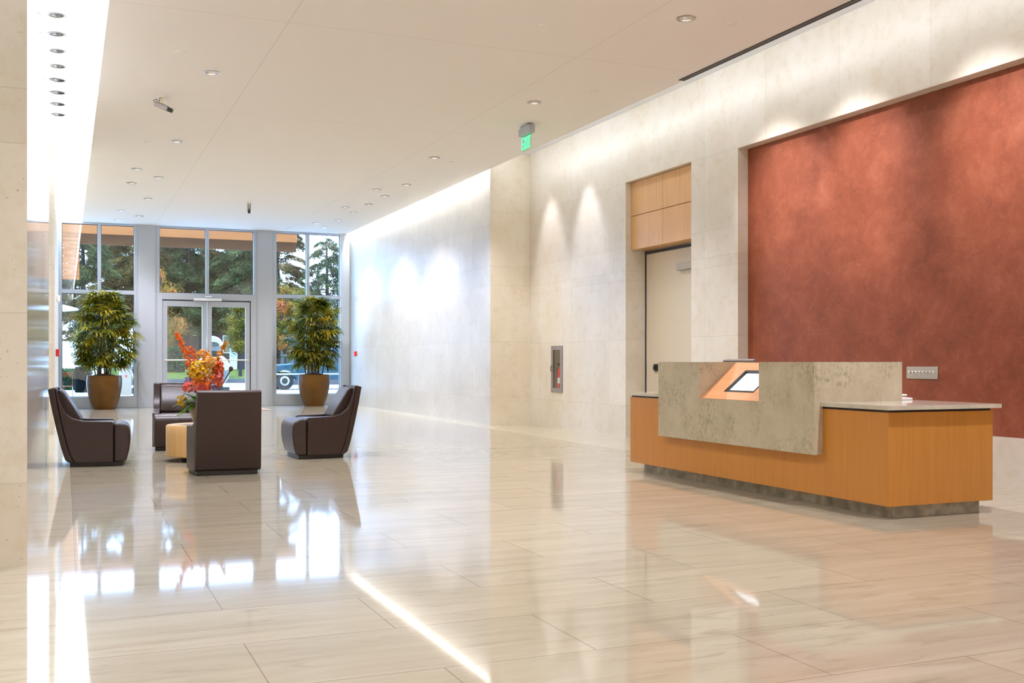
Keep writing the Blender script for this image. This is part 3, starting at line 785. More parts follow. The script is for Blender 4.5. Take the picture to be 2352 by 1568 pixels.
# drum table
t = empty('drum_table', (1.43, 12.40, 0)); tag(t, 'round maple drum table between the lounge chairs', 'table')
m = MB(); m.lathe([(0.392, 0.055), (0.40, 0.063), (0.40, 0.388), (0.394, 0.396)], n=64); m.build('drum', M['drum_wood'], t, smooth=True)
m = MB(); m.lathe([(0.388, 0.396), (0.388, 0.400), (0.384, 0.402)], n=64); m.build('top', M['drum_wood'], t, smooth=True)
m = MB(); m.lathe([(0.26, 0), (0.26, 0.035), (0.18, 0.055)], n=48); m.build('base', M['black'], t, smooth=True)

# ------------------------------------------------------------------ flower arrangement
rnd = random.Random(5)
def petal(mb, c, d, up, ln, wd, cup=0.25):
    d = d.normalized(); s_ = d.cross(up)
    if s_.length < 1e-4: s_ = d.cross(Vector((1, 0, 0)))
    s_.normalize(); n = s_.cross(d)
    p = [c, c + d * ln * 0.5 + s_ * wd * 0.5 + n * ln * cup * 0.3, c + d * ln + n * ln * cup * 0.1, c + d * ln * 0.5 - s_ * wd * 0.5 + n * ln * cup * 0.3, c + d * ln * 0.55 - n * ln * 0.04]
    mb.add(p, [(0, 1, 4), (1, 2, 4), (2, 3, 4), (3, 0, 4)])
def blossom(mb, c, axis, size, n=5):
    axis = Vector(axis).normalized(); a = axis.cross(Vector((0.3, 0.2, 0.9)))
    if a.length < 1e-3: a = axis.cross(Vector((1, 0, 0)))
    a.normalize(); b = axis.cross(a); ph = rnd.random() * 6
    for k in range(n):
        an = ph + 2 * PI * k / n
        d = a * math.cos(an) + b * math.sin(an) + axis * 0.55
        petal(mb, Vector(c), d, axis, size, size * 0.62)
def rv(s_=1.0): return Vector((rnd.uniform(-1, 1), rnd.uniform(-1, 1), rnd.uniform(-1, 1))) * s_
fl = {k: simple('petal_' + k, v, 0.55, noise=0.2, nscale=18) for k, v in dict(orange=(0.86, 0.20, 0.012), amber=(0.80, 0.36, 0.02), yellow=(0.86, 0.52, 0.02), pink=(0.85, 0.22, 0.19), red=(0.80, 0.14, 0.025), lilac=(0.42, 0.30, 0.62), peach=(0.95, 0.50, 0.12)).items()}
M['flower_leaf'] = leaf_mat('flower_leaves', [(0.03, 0.10, 0.012), (0.10, 0.22, 0.02)], 8)
t = empty('flower_arrangement', (1.43, 12.40, 0.402)); tag(t, 'tall autumn flower arrangement in a flared vase on the drum table', 'flowers')
m = MB(); m.lathe([(0.095, 0.0), (0.10, 0.006), (0.118, 0.06), (0.150, 0.16), (0.188, 0.245), (0.182, 0.245), (0.144, 0.16), (0.112, 0.06), (0.092, 0.014), (0.001, 0.012)], n=48, cap=False)
m.build('vase', simple('smoked_metallic_vase', (0.20, 0.17, 0.15), 0.18, 0.6), t, smooth=True)
def spike(p0, p1, bend, r0, r1, n, sz, mat):
    m = MB(); sm = MB(); p0, p1, bend = Vector(p0), Vector(p1), Vector(bend); pts = []
    for i in range(12):
        u = i / 11; pts.append(p0.lerp(p1, u) + bend * (4 * u * (1 - u)))
    sm.tube(pts, 0.006, 6, 0.003)
    for i in range(n):
        u = 0.32 + 0.68 * (i + rnd.random()) / n
        c = p0.lerp(p1, u) + bend * (4 * u * (1 - u)); w_ = r0 + (r1 - r0) * (u - 0.32) / 0.68
        o_ = rv().normalized() * (w_ * rnd.uniform(0.35, 1.0)); blossom(m, c + o_, o_ + Vector((0, 0, 0.01)), sz * rnd.uniform(0.8, 1.2), 5); m.tube([c, c + o_ * 1.02], 0.0012, 3)
    m.tube(pts, 0.0065, 6, 0.0035)
    ob = m.build('flower_spike', mat, t, fix=False); sm.build('stem', M['flower_leaf'], ob, smooth=True)
spike((-0.02, 0, 0.22), (-0.29, 0.0, 1.02), (0.02, 0, 0.03), 0.080, 0.025, 202, 0.019, fl['orange'])
spike((0.0, 0.02, 0.22), (-0.13, 0.05, 0.86), (0.01, 0, 0.02), 0.060, 0.030, 94, 0.018, fl['orange'])
spike((0.02, 0, 0.22), (0.25, 0.02, 0.92), (-0.02, 0, 0.03), 0.060, 0.020, 148, 0.020, fl['amber'])
def cluster(name, c, r, n, sz, mat):
    m = MB(); c = Vector(c)
    for i in range(n):
        d = rv().normalized(); d.y = -abs(d.y) if rnd.random() < 0.7 else d.y
        p = c + Vector((d.x * r[0], d.y * r[1], d.z * r[2])) * rnd.uniform(0.55, 1.0); blossom(m, p, d, sz * rnd.uniform(0.75, 1.25), 5); m.tube([c, p + d * 0.002], 0.0015, 3)
    m.build(name, mat, t, fix=False)
cluster('yellow_orchids', (-0.045, -0.03, 0.60), (0.12, 0.12, 0.12), 148, 0.028, fl['yellow'])
cluster('peach_bloom', (0.06, -0.06, 0.70), (0.075, 0.07, 0.055), 59, 0.031, fl['peach'])
cluster('amber_blooms', (0.0, 0.03, 0.76), (0.11, 0.08, 0.10), 81, 0.020, fl['amber'])
cluster('red_blooms', (0.17, 0.0, 0.62), (0.06, 0.08, 0.12), 81, 0.023, fl['red'])
cluster('orange_blooms', (0.03, -0.05, 0.47), (0.19, 0.12, 0.08), 81, 0.025, fl['orange'])
cluster('pink_lilies', (-0.02, -0.08, 0.40), (0.10, 0.08, 0.04), 32, 0.043, fl['pink'])
cluster('pink_lilies', (-0.17, -0.04, 0.42), (0.05, 0.07, 0.05), 24, 0.039, fl['pink'])
cluster('pink_lilies', (0.16, -0.06, 0.50), (0.04, 0.06, 0.08), 24, 0.035, fl['pink'])
cluster('lilac_blooms', (0.13, -0.08, 0.45), (0.05, 0.05, 0.07), 21, 0.027, fl['lilac'])
cluster('lilac_blooms', (-0.17, 0.0, 0.50), (0.04, 0.05, 0.03), 13, 0.023, fl['lilac'])
cluster('yellow_orchids', (-0.23, -0.02, 0.26), (0.06, 0.05, 0.07), 24, 0.028, fl['yellow'])
m = MB()
for k in range(70):
    an = rnd.uniform(0, 2 * PI) if k < 40 else rnd.uniform(PI * 0.75, PI * 1.6); ln = rnd.uniform(0.20, 0.38); el = rnd.uniform(-0.1, 0.9)
    d = Vector((math.cos(an), math.sin(an), 0)); pts = []
    for i in range(6):
        u = i / 5; pts.append(Vector((0, 0, 0.22)) + d * (ln * u) + Vector((0, 0, el * ln * u - 0.55 * ln * u * u + 0.06 * u)))
    sd = d.cross(Vector((0, 0, 1)))
    vs = []; fs = []
    for i, p in enumerate(pts):
        w_ = 0.020 * math.sin(PI * (0.12 + 0.86 * i / 5)); vs += [p - sd * w_, p + sd * w_]
    for i in range(5): fs.append((2*i, 2*i+1, 2*i+3, 2*i+2))
    m.add(vs, fs)
m.build('leaves', M['flower_leaf'], t, fix=False)
m = MB(); m.tube([(0.08, -0.05, 0.25), (0.20, -0.06, 0.44), (0.29, -0.06, 0.60)], 0.007, 8); m.lathe([(0.004, -0.03), (0.02, -0.015), (0.024, 0.005), (0.012, 0.028)], 0.298, -0.06, 0.62, 14); m.build('seed_head', simple('brown_seed_head', (0.10, 0.03, 0.015), 0.6), t, smooth=True)
m = MB(); m.tube([(0.06, -0.12, 0.27), (0.02, -0.16, 0.42), (0.11, -0.16, 0.56)], 0.005, 8); m.build('twig', fl['orange'], t, smooth=True)

# ------------------------------------------------------------------ potted palms
M['palm'] = leaf_mat('palm_leaves', [(0.030, 0.050, 0.003), (0.115, 0.125, 0.004), (0.34, 0.27, 0.012), (0.56, 0.38, 0.04)], 3.6, 0.36, 0.30, 4, 0.76, 0.33)
def palm(loc, seed, label, spread=1.0):
    r = random.Random(seed)
    t = empty('potted_palm', loc); tag(t, label, 'potted plant', 'potted palms at the windows')
    prof = [(0.245, 0), (0.255, 0.02), (0.30, 0.14), (0.345, 0.28), (0.378, 0.44), (0.392, 0.58), (0.392, 0.70), (0.382, 0.770), (0.386, 0.785), (0.376, 0.79), (0.360, 0.78), (0.355, 0.70), (0.001, 0.69)]
    m = MB(); m.lathe(prof, n=56, cap=False); m.build('pot', M['pot'], t, smooth=True)
    m = MB(); m.lathe([(0.352, 0.69), (0.32, 0.76), (0.20, 0.81), (0.05, 0.83), (0.001, 0.83)], n=36, cap=False); m.build('soil', M['soil'], t, smooth=True)
    canes = []
    for k in range(11):
        a = 2 * PI * k / 11 + r.uniform(-.2, .2); rr = r.uniform(0.05, 0.20); top = r.uniform(1.25, 2.35)
        b = Vector((rr * math.cos(a), rr * math.sin(a), 0.74)); tp = Vector((rr * 1.7 * math.cos(a) + r.uniform(-.08, .08), rr * 1.7 * math.sin(a) + r.uniform(-.08, .08), top))
        mid = b.lerp(tp, 0.5) + Vector((r.uniform(-.04, .04), r.uniform(-.04, .04), 0))
        m = MB(); m.tube([b, mid, tp], 0.016, 8, 0.010); m.build('cane', M['cane'], t, smooth=True)
        canes.append((b, mid, tp))
    lf = MB()
    def fan(o_, d, ln):
        d = d.normalized(); s_ = d.cross(Vector((0, 0, 1)))
        if s_.length < 1e-3: s_ = Vector((1, 0, 0))
        s_.normalize(); n_ = s_.cross(d)
        roll = r.uniform(-.5, .5); s_, n_ = s_ * math.cos(roll) + n_ * math.sin(roll), n_ * math.cos(roll) - s_ * math.sin(roll)
        k = r.randint(7, 10)
        for i in range(k):
            a = math.radians(-105 + 210 * i / (k - 1)) + r.uniform(-.06, .06); L_ = ln * (0.72 + 0.28 * math.cos(a * 0.8)) * r.uniform(0.88, 1.08)
            dr = d * math.cos(a) + s_ * math.sin(a); sd = d * -math.sin(a) + s_ * math.cos(a); w_ = r.uniform(0.014, 0.024)
            dro = r.uniform(0.25, 0.6)
            vs = []; fs = []
            for q, (u, ww) in enumerate(((0.0, 0.25), (0.35, 1.0), (0.72, 0.85), (1.0, 0.12))):
                c = o_ + dr * (L_ * u) + Vector((0, 0, -dro * L_ * u * u)) ; fold = n_ * (0.25 * w_ * ww)
                vs += [c - sd * (w_ * ww) + fold, c, c + sd * (w_ * ww) + fold]
            for q in range(3): fs += [(3*q, 3*q+1, 3*q+4, 3*q+3), (3*q+1, 3*q+2, 3*q+5, 3*q+4)]
            lf.add(vs, fs)
    def env(z):   # crown half-width by height
        z_ = (z - 0.95) / 1.9
        return spread * (0.34 + 0.52 * math.sin(PI * min(1, max(0, z_ * 0.86 + 0.14))) ** 0.8) * (1 - 0.5 * max(0, (z - 2.0) / 0.8) ** 2)
    for k in range(330):
        cn = r.choice(canes); u = r.uniform(0.22, 1.0)
        b = cn[0].lerp(cn[1], u * 2) if u < 0.5 else cn[1].lerp(cn[2], u * 2 - 1)
        a = r.uniform(0, 2 * PI); z = r.uniform(1.15, 2.70) if r.random() < 0.9 else r.uniform(0.98, 1.2)
        rad = env(z) * r.uniform(0.35, 0.74)
        o_ = Vector((b.x * 0.4 + rad * math.cos(a), b.y * 0.4 + rad * math.sin(a) * 0.62, z))
        d = Vector((math.cos(a), math.sin(a), 0.65 if z > 2.3 else r.uniform(-0.25, 0.25)))
        fan(o_, d, r.uniform(0.20, 0.31))
        st = min(cn[2].z - 0.02, max(0.95, z - 0.25)); w0 = (st - cn[0].z) / (cn[2].z - cn[0].z)
        p0 = cn[0].lerp(cn[1], w0 * 2) if w0 < 0.5 else cn[1].lerp(cn[2], w0 * 2 - 1)
        lf.tube([p0, p0.lerp(o_, 0.5) + Vector((0, 0, 0.05)), o_], 0.004, 4)
    lim = YW - loc[1] - 0.01
    lf.v = [(x, min(y, lim), z) for x, y, z in lf.v]
    lf.build('foliage', M['palm'], t, fix=False)
    return t
palm((0.84, 26.62, 0), 3, 'potted palm in a bronze pot before the left window bay')
palm((5.745, 26.55, 0), 8, 'potted palm in a bronze pot before the right window bay', 0.95)
# doormat inside the doors
m = MB(); m.box(2.15, 4.35, 24.6, 26.6, 0.0, 0.008); tag(m.build('doormat', simple('brown_mat', (0.33, 0.22, 0.14), 0.95, noise=0.2, nscale=60)), 'flat brown doormat on the floor inside the entrance doors', 'doormat')

#EXTERIOR
# ------------------------------------------------------------------ outside the windows
M['paving'] = simple('pale_concrete_paving', (0.40, 0.39, 0.36), 0.8, noise=0.10, nscale=1.5)
M['grass'] = leaf_mat('lawn', [(0.0292, 0.0454, 0.0033), (0.0583, 0.0757, 0.0052), (0.1166, 0.0909, 0.0097)], 1.2, 0.8, 0, 6)
M['kerb'] = simple('grey_kerb_stone', (0.0585, 0.0540, 0.0495), 0.85, noise=0.2, nscale=3)
m = MB(); m.box(-40, 60, YW + 0.3, 52, -0.25, -0.02)
struct(m.build('ground', M['paving']), 'pale paved forecourt outside the windows', 'paving')
m = MB(); m.box(-40, 60, 52, 52.35, -0.25, 0.30)
struct(m.build('kerb', M['kerb']), 'low grey retaining kerb at the edge of the lawn', 'kerb')
m = MB(); m.add([(-40, 52.35, -0.25), (60, 52.35, -0.25), (60, 140, -0.25), (-40, 140, -0.25), (-40, 52.35, 0.27), (60, 52.35, 0.27), (60, 62, 0.62), (-40, 62, 0.62), (60, 140, 0.7), (-40, 140, 0.7)],
                [(4, 5, 6, 7), (7, 6, 8, 9), (0, 1, 5, 4), (1, 2, 8, 6, 5), (2, 3, 9, 8), (3, 0, 4, 7, 9), (3, 2, 1, 0)])
tag(m.build('lawn', M['grass']), 'green lawn rising behind the kerb', 'lawn', kind='stuff')

def lawn_z(y): return 0.27 + 0.35 * (y - 52.35) / 9.65 if y < 62 else 0.62 + 0.08 * (y - 62) / 78
def quads(cs, us, vs_, name, mat, parent):
    """many small leaf quads at centres cs with half axes us, vs_"""
    n = len(cs)
    v = np.empty((n, 4, 3), np.float32)
    v[:, 0] = cs - us - vs_ * 0.3; v[:, 1] = cs + us * 0.2 - vs_; v[:, 2] = cs + us + vs_ * 0.3; v[:, 3] = cs - us * 0.2 + vs_
    me = bpy.data.meshes.new(name); me.vertices.add(4 * n); me.loops.add(4 * n); me.polygons.add(n)
    me.vertices.foreach_set('co', v.reshape(-1)); me.loops.foreach_set('vertex_index', np.arange(4 * n, dtype=np.int32))
    me.polygons.foreach_set('loop_start', np.arange(0, 4 * n, 4, dtype=np.int32))
    me.update(calc_edges=True); me.materials.append(mat)
    o = bpy.data.objects.new(name, me); C.objects.link(o); o.parent = parent
    return o
M['bark'] = simple('tree_bark', (0.0248, 0.0189, 0.0144), 0.9, noise=0.3, nscale=6)
M['conifer'] = leaf_mat('conifer_needles', [(0.0163, 0.0187, 0.0056), (0.0437, 0.0524, 0.0160), (0.1235, 0.1219, 0.0374)], 1.0, 0.7, 0.1, 8)
M['conifer2'] = leaf_mat('conifer_needles_brown', [(0.0270, 0.0162, 0.0041), (0.0756, 0.0474, 0.0106), (0.1488, 0.1004, 0.0211)], 1.0, 0.7, 0.1, 8)
def conifer(loc, h, r, seed, mat, label, n=9000, low=0.10):
    g = np.random.default_rng(seed)
    t = empty('conifer_tree', loc); tag(t, label, 'tree', 'conifers beyond the lawn')
    m = MB(); m.tube([(0, 0, 0.0), (0.05, 0.03, h * 0.5), (0, 0, h * 0.97)], r * 0.085, 10, 0.04); 
    nb = 110; bz = []; 
    for k in range(nb):
        u = low + (0.98 - low) * (k + g.random()) / nb; a = g.uniform(0, 2 * PI); L_ = r * (1 - u) ** 0.48 * g.uniform(0.7, 1.12) + 0.25
        bz.append((u * h, a, L_, g.uniform(0.10, 0.32)))
        if k % 3 == 0:
            d = Vector((math.cos(a), math.sin(a), 0)); m.tube([(0, 0, u * h), d * (L_ * 0.5) + Vector((0, 0, u * h + 0.05 * L_)), d * L_ + Vector((0, 0, u * h - bz[-1][3] * L_))], 0.035, 5, 0.012)
    m.build('trunk', M['bark'], t, smooth=True)
    bz = np.array(bz); i = g.choice(nb, n, p=bz[:, 2] / bz[:, 2].sum()); s_ = g.uniform(0.12, 1.0, n) ** 0.7
    L_ = bz[i, 2]; a = bz[i, 1]
    side = g.normal(0, 0.15, n) * (0.5 + L_ * 0.4)
    x = np.cos(a) * L_ * s_ - np.sin(a) * side; y = np.sin(a) * L_ * s_ + np.cos(a) * side
    z = bz[i, 0] + 0.10 * L_ * np.sin(s_ * PI) - bz[i, 3] * L_ * s_ ** 2 - np.abs(g.normal(0, 0.16, n))
    cs = np.stack([x, y, z], 1)
    d = np.stack([np.cos(a + g.normal(0, .5, n)), np.sin(a + g.normal(0, .5, n)), -g.uniform(0.1, 0.9, n)], 1); d /= np.linalg.norm(d, axis=1)[:, None]
    w_ = np.cross(d, g.normal(0, 1, (n, 3))); w_ /= np.linalg.norm(w_, axis=1)[:, None]
    ln = g.uniform(0.08, 0.18, n)[:, None]; wd = g.uniform(0.014, 0.034, n)[:, None]
    quads(cs, d * ln, w_ * wd, 'foliage', mat, t)
for (x, y, h, r, sd, k, lab, n) in [
    (0.9, 66, 10.4, 2.6, 1, 0, 'dark drooping conifer seen through the left window bay', 39330),
    (4.0, 69, 10.8, 3.2, 2, 1, 'tall dark conifer between left window bay and the doors', 56809),
    (7.2, 71, 11.1, 3.3, 3, 0, 'broad blue green conifer left above the doors', 61179),
    (10.3, 69, 10.8, 3.2, 4, 0, 'broad blue green conifer right above the doors', 61179),
    (13.1, 72, 11.2, 3.1, 5, 1, 'brownish conifer behind the column right of the doors', 52439),
    (16.0, 70, 8.8, 2.9, 6, 0, 'shorter ragged conifer in the right window bay', 28404),
    (5.6, 78, 12.0, 3.2, 7, 1, 'dark conifer in the second row left above the doors', 39330),
    (9.0, 79, 12.0, 3.4, 9, 1, 'dark conifer in the second row right above the doors', 39330),
    (-3.2, 70, 10.9, 2.8, 10, 0, 'dark conifer hidden left of the left window bay', 26219),
    (11.8, 80, 11.5, 3.2, 11, 0, 'dark conifer in the second row behind the column right of the doors', 32199),
    (2.6, 80, 12.2, 3.2, 12, 0, 'dark conifer in the second row behind the column left of the doors', 32199)]:
    conifer((x, y, lawn_z(y)), h, r, sd, M['conifer2' if k else 'conifer'], lab, n, 0.13 if sd in (6, 1, 10) else 0.26)
M['leaf_autumn'] = leaf_mat('autumn_leaves', [(0.0794, 0.0716, 0.0076), (0.2041, 0.1252, 0.0142), (0.3629, 0.1163, 0.0209), (0.4536, 0.1073, 0.0524)], 0.9, 0.6, 0.3, 5)
M['leaf_green'] = leaf_mat('yellow_green_leaves', [(0.0382, 0.0492, 0.0050), (0.1197, 0.1066, 0.0124), (0.2395, 0.1558, 0.0250)], 1.4, 0.6, 0.3, 6)
def broadleaf(loc, h0, h1, r, seed, mat, label, n=5200):
    g = np.random.default_rng(seed)
    if loc[1] > 52.4: loc = (loc[0], loc[1], lawn_z(loc[1]))
    t = empty('street_tree', loc); tag(t, label, 'tree', 'street trees along the lawn')
    m = MB(); m.tube([(0, 0, 0.0), (0.03, 0, h0), (0, 0, (h0 + h1) / 2), (0.05, 0, h1 * 0.9)], 0.10, 8, 0.03)
    blobs = []
    for k in range(30):
        a = g.uniform(0, 2 * PI); u = g.uniform(0, 1); rr = r * math.sin(PI * (0.15 + 0.75 * u)) * g.uniform(0.25, 0.70)
        c = (rr * math.cos(a), rr * math.sin(a), h0 + (h1 - h0) * (0.12 + 0.78 * u)); blobs.append((*c, r * g.uniform(0.20, 0.40)))
        m.tube([(0, 0, h0 + (c[2] - h0) * 0.4), c], 0.03, 5, 0.01)
    m.build('trunk', M['bark'], t, smooth=True)
    n = int(n * 2.8); b = np.array(blobs); i = g.integers(0, len(b), n)
    d = g.normal(0, 1, (n, 3)); d /= np.linalg.norm(d, axis=1)[:, None]
    cs = b[i, :3] + d * (b[i, 3] * np.abs(g.normal(0.55, 0.38, n)))[:, None]
    u = np.cross(d, g.normal(0, 1, (n, 3))); u /= np.linalg.norm(u, axis=1)[:, None]; w_ = np.cross(d + g.normal(0, .5, (n, 3)), u); w_ /= np.linalg.norm(w_, axis=1)[:, None]
    s_ = g.uniform(0.026, 0.052, n)[:, None]
    quads(cs, u * s_, w_ * s_ * 0.7, 'foliage', mat, t)
broadleaf((4.3, 55, 0.30), 1.2, 5.6, 1.55, 21, M['leaf_autumn'], 'pink and orange autumn tree behind the column left of the doors', 7500)
broadleaf((8.15, 55, 0.30), 1.0, 3.9, 1.05, 22, M['leaf_green'], 'round yellow green tree seen through the right door leaf')
broadleaf((10.4, 55, 0.30), 0.7, 4.9, 0.95, 23, M['leaf_autumn'], 'slim orange tipped tree at left of the right window bay')
broadleaf((1.3, 48, 0.0), 0.9, 3.3, 1.2, 24, M['leaf_green'], 'leafy green tree behind the left potted palm', 4500)
broadleaf((-1.6, 57, 0.40), 0.8, 5.4, 1.7, 26, M['leaf_green'], 'bushy tree at the far left edge behind the white umbrellas', 9000)
broadleaf((1.2, 59, 0.45), 0.6, 4.6, 1.5, 27, M['conifer2'], 'dark brownish bush behind the left potted palm and garden wall', 9000)
broadleaf((11.9, 57, 0.40), 1.5, 4.8, 1.3, 25, M['leaf_green'], 'leafy green tree behind the right potted palm', 4500)
M['hedge'] = leaf_mat('hedge_leaves', [(0.0086, 0.0360, 0.0144), (0.0360, 0.0864, 0.0216)], 2, 0.7, 0.1)
def hedge(name, loc, sx, sy, sz, n, seed, label):
    g = np.random.default_rng(seed); t = empty(name, loc); tag(t, label, 'hedge', 'hedges on the lawn')
    m = MB(); m.box(-sx * .92, sx * .92, -sy * .9, sy * .9, -0.2, sz * 0.92); m.build('stems', M['bark'], t)
    c = g.uniform(-1, 1, (n, 3)); f_ = g.integers(0, 3, n); c[np.arange(n), f_] = np.sign(c[np.arange(n), f_]); c[:, 2] = np.abs(c[:, 2])
    cs = c * np.array([sx, sy, sz]) + g.normal(0, .05, (n, 3))
    u = g.normal(0, 1, (n, 3)); u /= np.linalg.norm(u, axis=1)[:, None]; w_ = np.cross(u, g.normal(0, 1, (n, 3))); w_ /= np.linalg.norm(w_, axis=1)[:, None]
    quads(cs, u * .07, w_ * .045, 'foliage', M['hedge'], t)
hedge('hedge', (0.2, 46.5, 0), 0.7, 0.5, 0.72, 1800, 31, 'low clipped hedge beyond the trash bin')
hedge('hedge', (5.2, 60.5, 0.5), 0.7, 0.6, 1.3, 2200, 32, 'dark rounded shrub below the autumn tree')

# the rest of the building front around the lobby glazing
w = MB(); w.box(-30, 40, 20, YW + 0.3, 5.02, 15); w.box(-30, -4.45, 20, YW + 0.3, -0.2, 5.02); w.box(8.35, 40, 20, YW + 0.3, -0.2, 5.02)
struct(w.build('wall_facade', simple('facade_stone', (0.22, 0.19, 0.15), 0.8)), 'stone front of the building above and beside the lobby glazing', 'wall')

# timber pergola frame whose posts stand behind the two columns
t = empty('timber_pergola', (2.9, 34.0, -0.02)); tag(t, 'orange timber pergola beam crossing the top of the windows', 'pergola')
M['timber'] = wood('orange_cedar', (0.52, 0.150, 0.026), (0.64, 0.205, 0.040), 0, 0.6, 0.5)  # bright orange cedar tone for beam and side panel
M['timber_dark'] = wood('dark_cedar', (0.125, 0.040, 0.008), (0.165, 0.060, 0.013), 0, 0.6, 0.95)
m = MB(); m.box(-4.0, 3.9, -0.10, 0.12, 4.92, 5.27); m.build('beam', M['timber'], t, bevel=0.01)
m = MB(); m.box(-4.0, 3.9, 0.0, 0.10, 4.62, 4.92); m.build('lower_beam', M['timber_dark'], t, bevel=0.01)
for x in (-0.62, 2.95, -3.6):
    m = MB(); m.box(x - 0.07, x + 0.07, 0.12, 0.26, 0, 5.25); m.build('post', M['timber_dark'], t, bevel=0.008)
m = MB()
for k in range(12): m.box(-4.0, -2.52, -0.06, -0.02, 3.55 + 0.115 * k, 3.655 + 0.115 * k)
m.build('side_panel', M['timber'], t, bevel=0.004)

# patio umbrellas
def umbrella(loc, r, h, label):
    t = empty('patio_umbrella', loc); tag(t, label, 'umbrella', 'white patio umbrellas')
    m = MB(); m.lathe([(r, h - 0.06), (r, h), (r * 0.55, h + 0.16), (0.03, h + 0.40), (0.02, h + 0.36), (r * 0.55, h + 0.13), (r * 0.985, h - 0.03)], n=8, cap=False); m.build('canopy', simple('white_canvas', (0.9, 0.9, 0.88), 0.8), t)
    m = MB(); m.tube([(0, 0, 0), (0, 0, h + 0.38)], 0.025, 10); m.build('pole', M['steel'], t, smooth=True)
    m = MB(); m.lathe([(0.28, 0), (0.28, 0.05), (0.05, 0.09)], n=24); m.build('base', M['kerb'], t, smooth=True)
umbrella((-1.05, 36.2, -0.02), 1.45, 2.80, 'white patio umbrella reaching into the left window bay, nearer one')
umbrella((-1.1, 39.6, -0.02), 1.20, 2.27, 'white patio umbrella lower in the left window bay, farther one')
# cafe chair
t = empty('patio_chair', (-0.02, 31.2, -0.02)); tag(t, 'thin framed patio chair outside the left window bay', 'chair')
m = MB()
m.box(-0.21, 0.21, -0.21, 0.21, 0.44, 0.47); m.build('seat', M['timber_dark'], t, bevel=0.01)
m = MB(); m.tube([(-0.20, 0.20, 0.46), (-0.20, 0.24, 0.84), (0.20, 0.24, 0.84), (0.20, 0.20, 0.46)], 0.012, 8); m.box(-0.19, 0.19, 0.225, 0.245, 0.72, 0.84); m.build('backrest', M['timber_dark'], t)
for x in (-.2, .2):
    for y in (-.2, .2):
        m = MB(); m.tube([(x, y, 0.45), (x * 1.1, y * 1.1, 0)], 0.012, 8); m.build('leg', M['grey_metal'], t, smooth=True)
# trash bin
t = empty('trash_bin', (0.58, 41.0, -0.02)); tag(t, 'dark slatted trash bin standing left of the palm pot outside', 'trash bin')
m = MB(); m.lathe([(0.25, 0.03), (0.26, 0.06), (0.26, 0.95)], n=28)
for k in range(28):
    a = 2 * PI * k / 28; m.obox((0.27 * math.cos(a), 0.27 * math.sin(a), 0.48), (0.008 * math.cos(a), 0.008 * math.sin(a), 0), (-0.02 * math.sin(a), 0.02 * math.cos(a), 0), (0, 0, 0.42))
dk = simple('dark_green_steel', (0.003, 0.006, 0.006), 0.7, 0, 0.04)
m.build('body', dk, t)
m = MB(); m.lathe([(0.285, 0.95), (0.285, 0.98), (0.28, 1.0)], n=28); m.build('band', M['steel'], t, smooth=True)
m = MB(); m.lathe([(0.29, 1.0), (0.29, 1.10), (0.24, 1.16), (0.10, 1.18)], n=28); m.build('lid', dk, t, smooth=True)
# stone pylon with red square
t = empty('stone_pylon', (1.92, 38.7, -0.02)); tag(t, 'pale block pylon with small red square outside the left bay', 'pylon')
m = MB(); m.box(-0.22, 0.17, 0, 0.3, 0, 1.20); m.build('block', simple('pale_pylon_stone', (0.36, 0.29, 0.21), 0.7), t, bevel=0.01)
m = MB(); m.box(-0.03, 0.03, -0.006, 0.0, 0.60, 0.67); m.build('red_square', M['red_paint'], t)
M['dark_chrome'] = simple('mirror_steel', (0.15, 0.17, 0.15), 0.05, 1.0)
# chrome sculptures on plinths
def sculpture(loc, prof, label, pz, psx):
    t = empty('chrome_sculpture', loc); tag(t, label, 'sculpture', 'chrome sculptures outside')
    m = MB(); m.box(-psx, psx, -0.35, 0.35, 0, pz - 0.07); m.build('plinth', M['kerb'], t, bevel=0.01)
    m = MB(); m.box(-psx - .04, psx + .04, -0.39, 0.39, pz - 0.07, pz); m.build('cap_stone', simple('white_cap_stone', (0.75, 0.74, 0.72), 0.5), t, bevel=0.01)
    m = MB(); m.lathe([(r, z + pz) for r, z in prof], n=48); m.build('body', M['dark_chrome'], t, smooth=True)
def stack(*sph):
    out = []
    for (c, r, a0, a1) in sph:
        for k in range(13):
            a = math.radians(a0 + (a1 - a0) * k / 12); out.append((max(0.002, r * math.cos(a)), c + r * math.sin(a)))
    return out
sculpture((4.93, 39.8, -0.02), stack((0.55, 0.62, -62, 62), (1.42, 0.36, -55, 89)), 'chrome sculpture of two stacked rounded lobes behind the flowers', 0.28, 0.55)
sculpture((2.75, 40.0, -0.02), stack((0.60, 0.62, -70, 88)), 'chrome egg shaped sculpture partly hidden by left column', 0.28, 0.60)
# bench
t = empty('stone_bench', (4.75, 33.2, -0.02)); tag(t, 'low bench with white stone seat seen through the right door leaf', 'bench')
m = MB(); m.box(-0.75, 0.75, -0.22, 0.22, 0.40, 0.47); m.build('seat', simple('white_bench_stone', (0.8, 0.79, 0.76), 0.5), t, bevel=0.01)
for x in (-0.5, 0.5):
    m = MB(); m.box(x - 0.14, x + 0.14, -0.17, 0.17, 0, 0.40); m.build('support', M['kerb'], t, bevel=0.01)
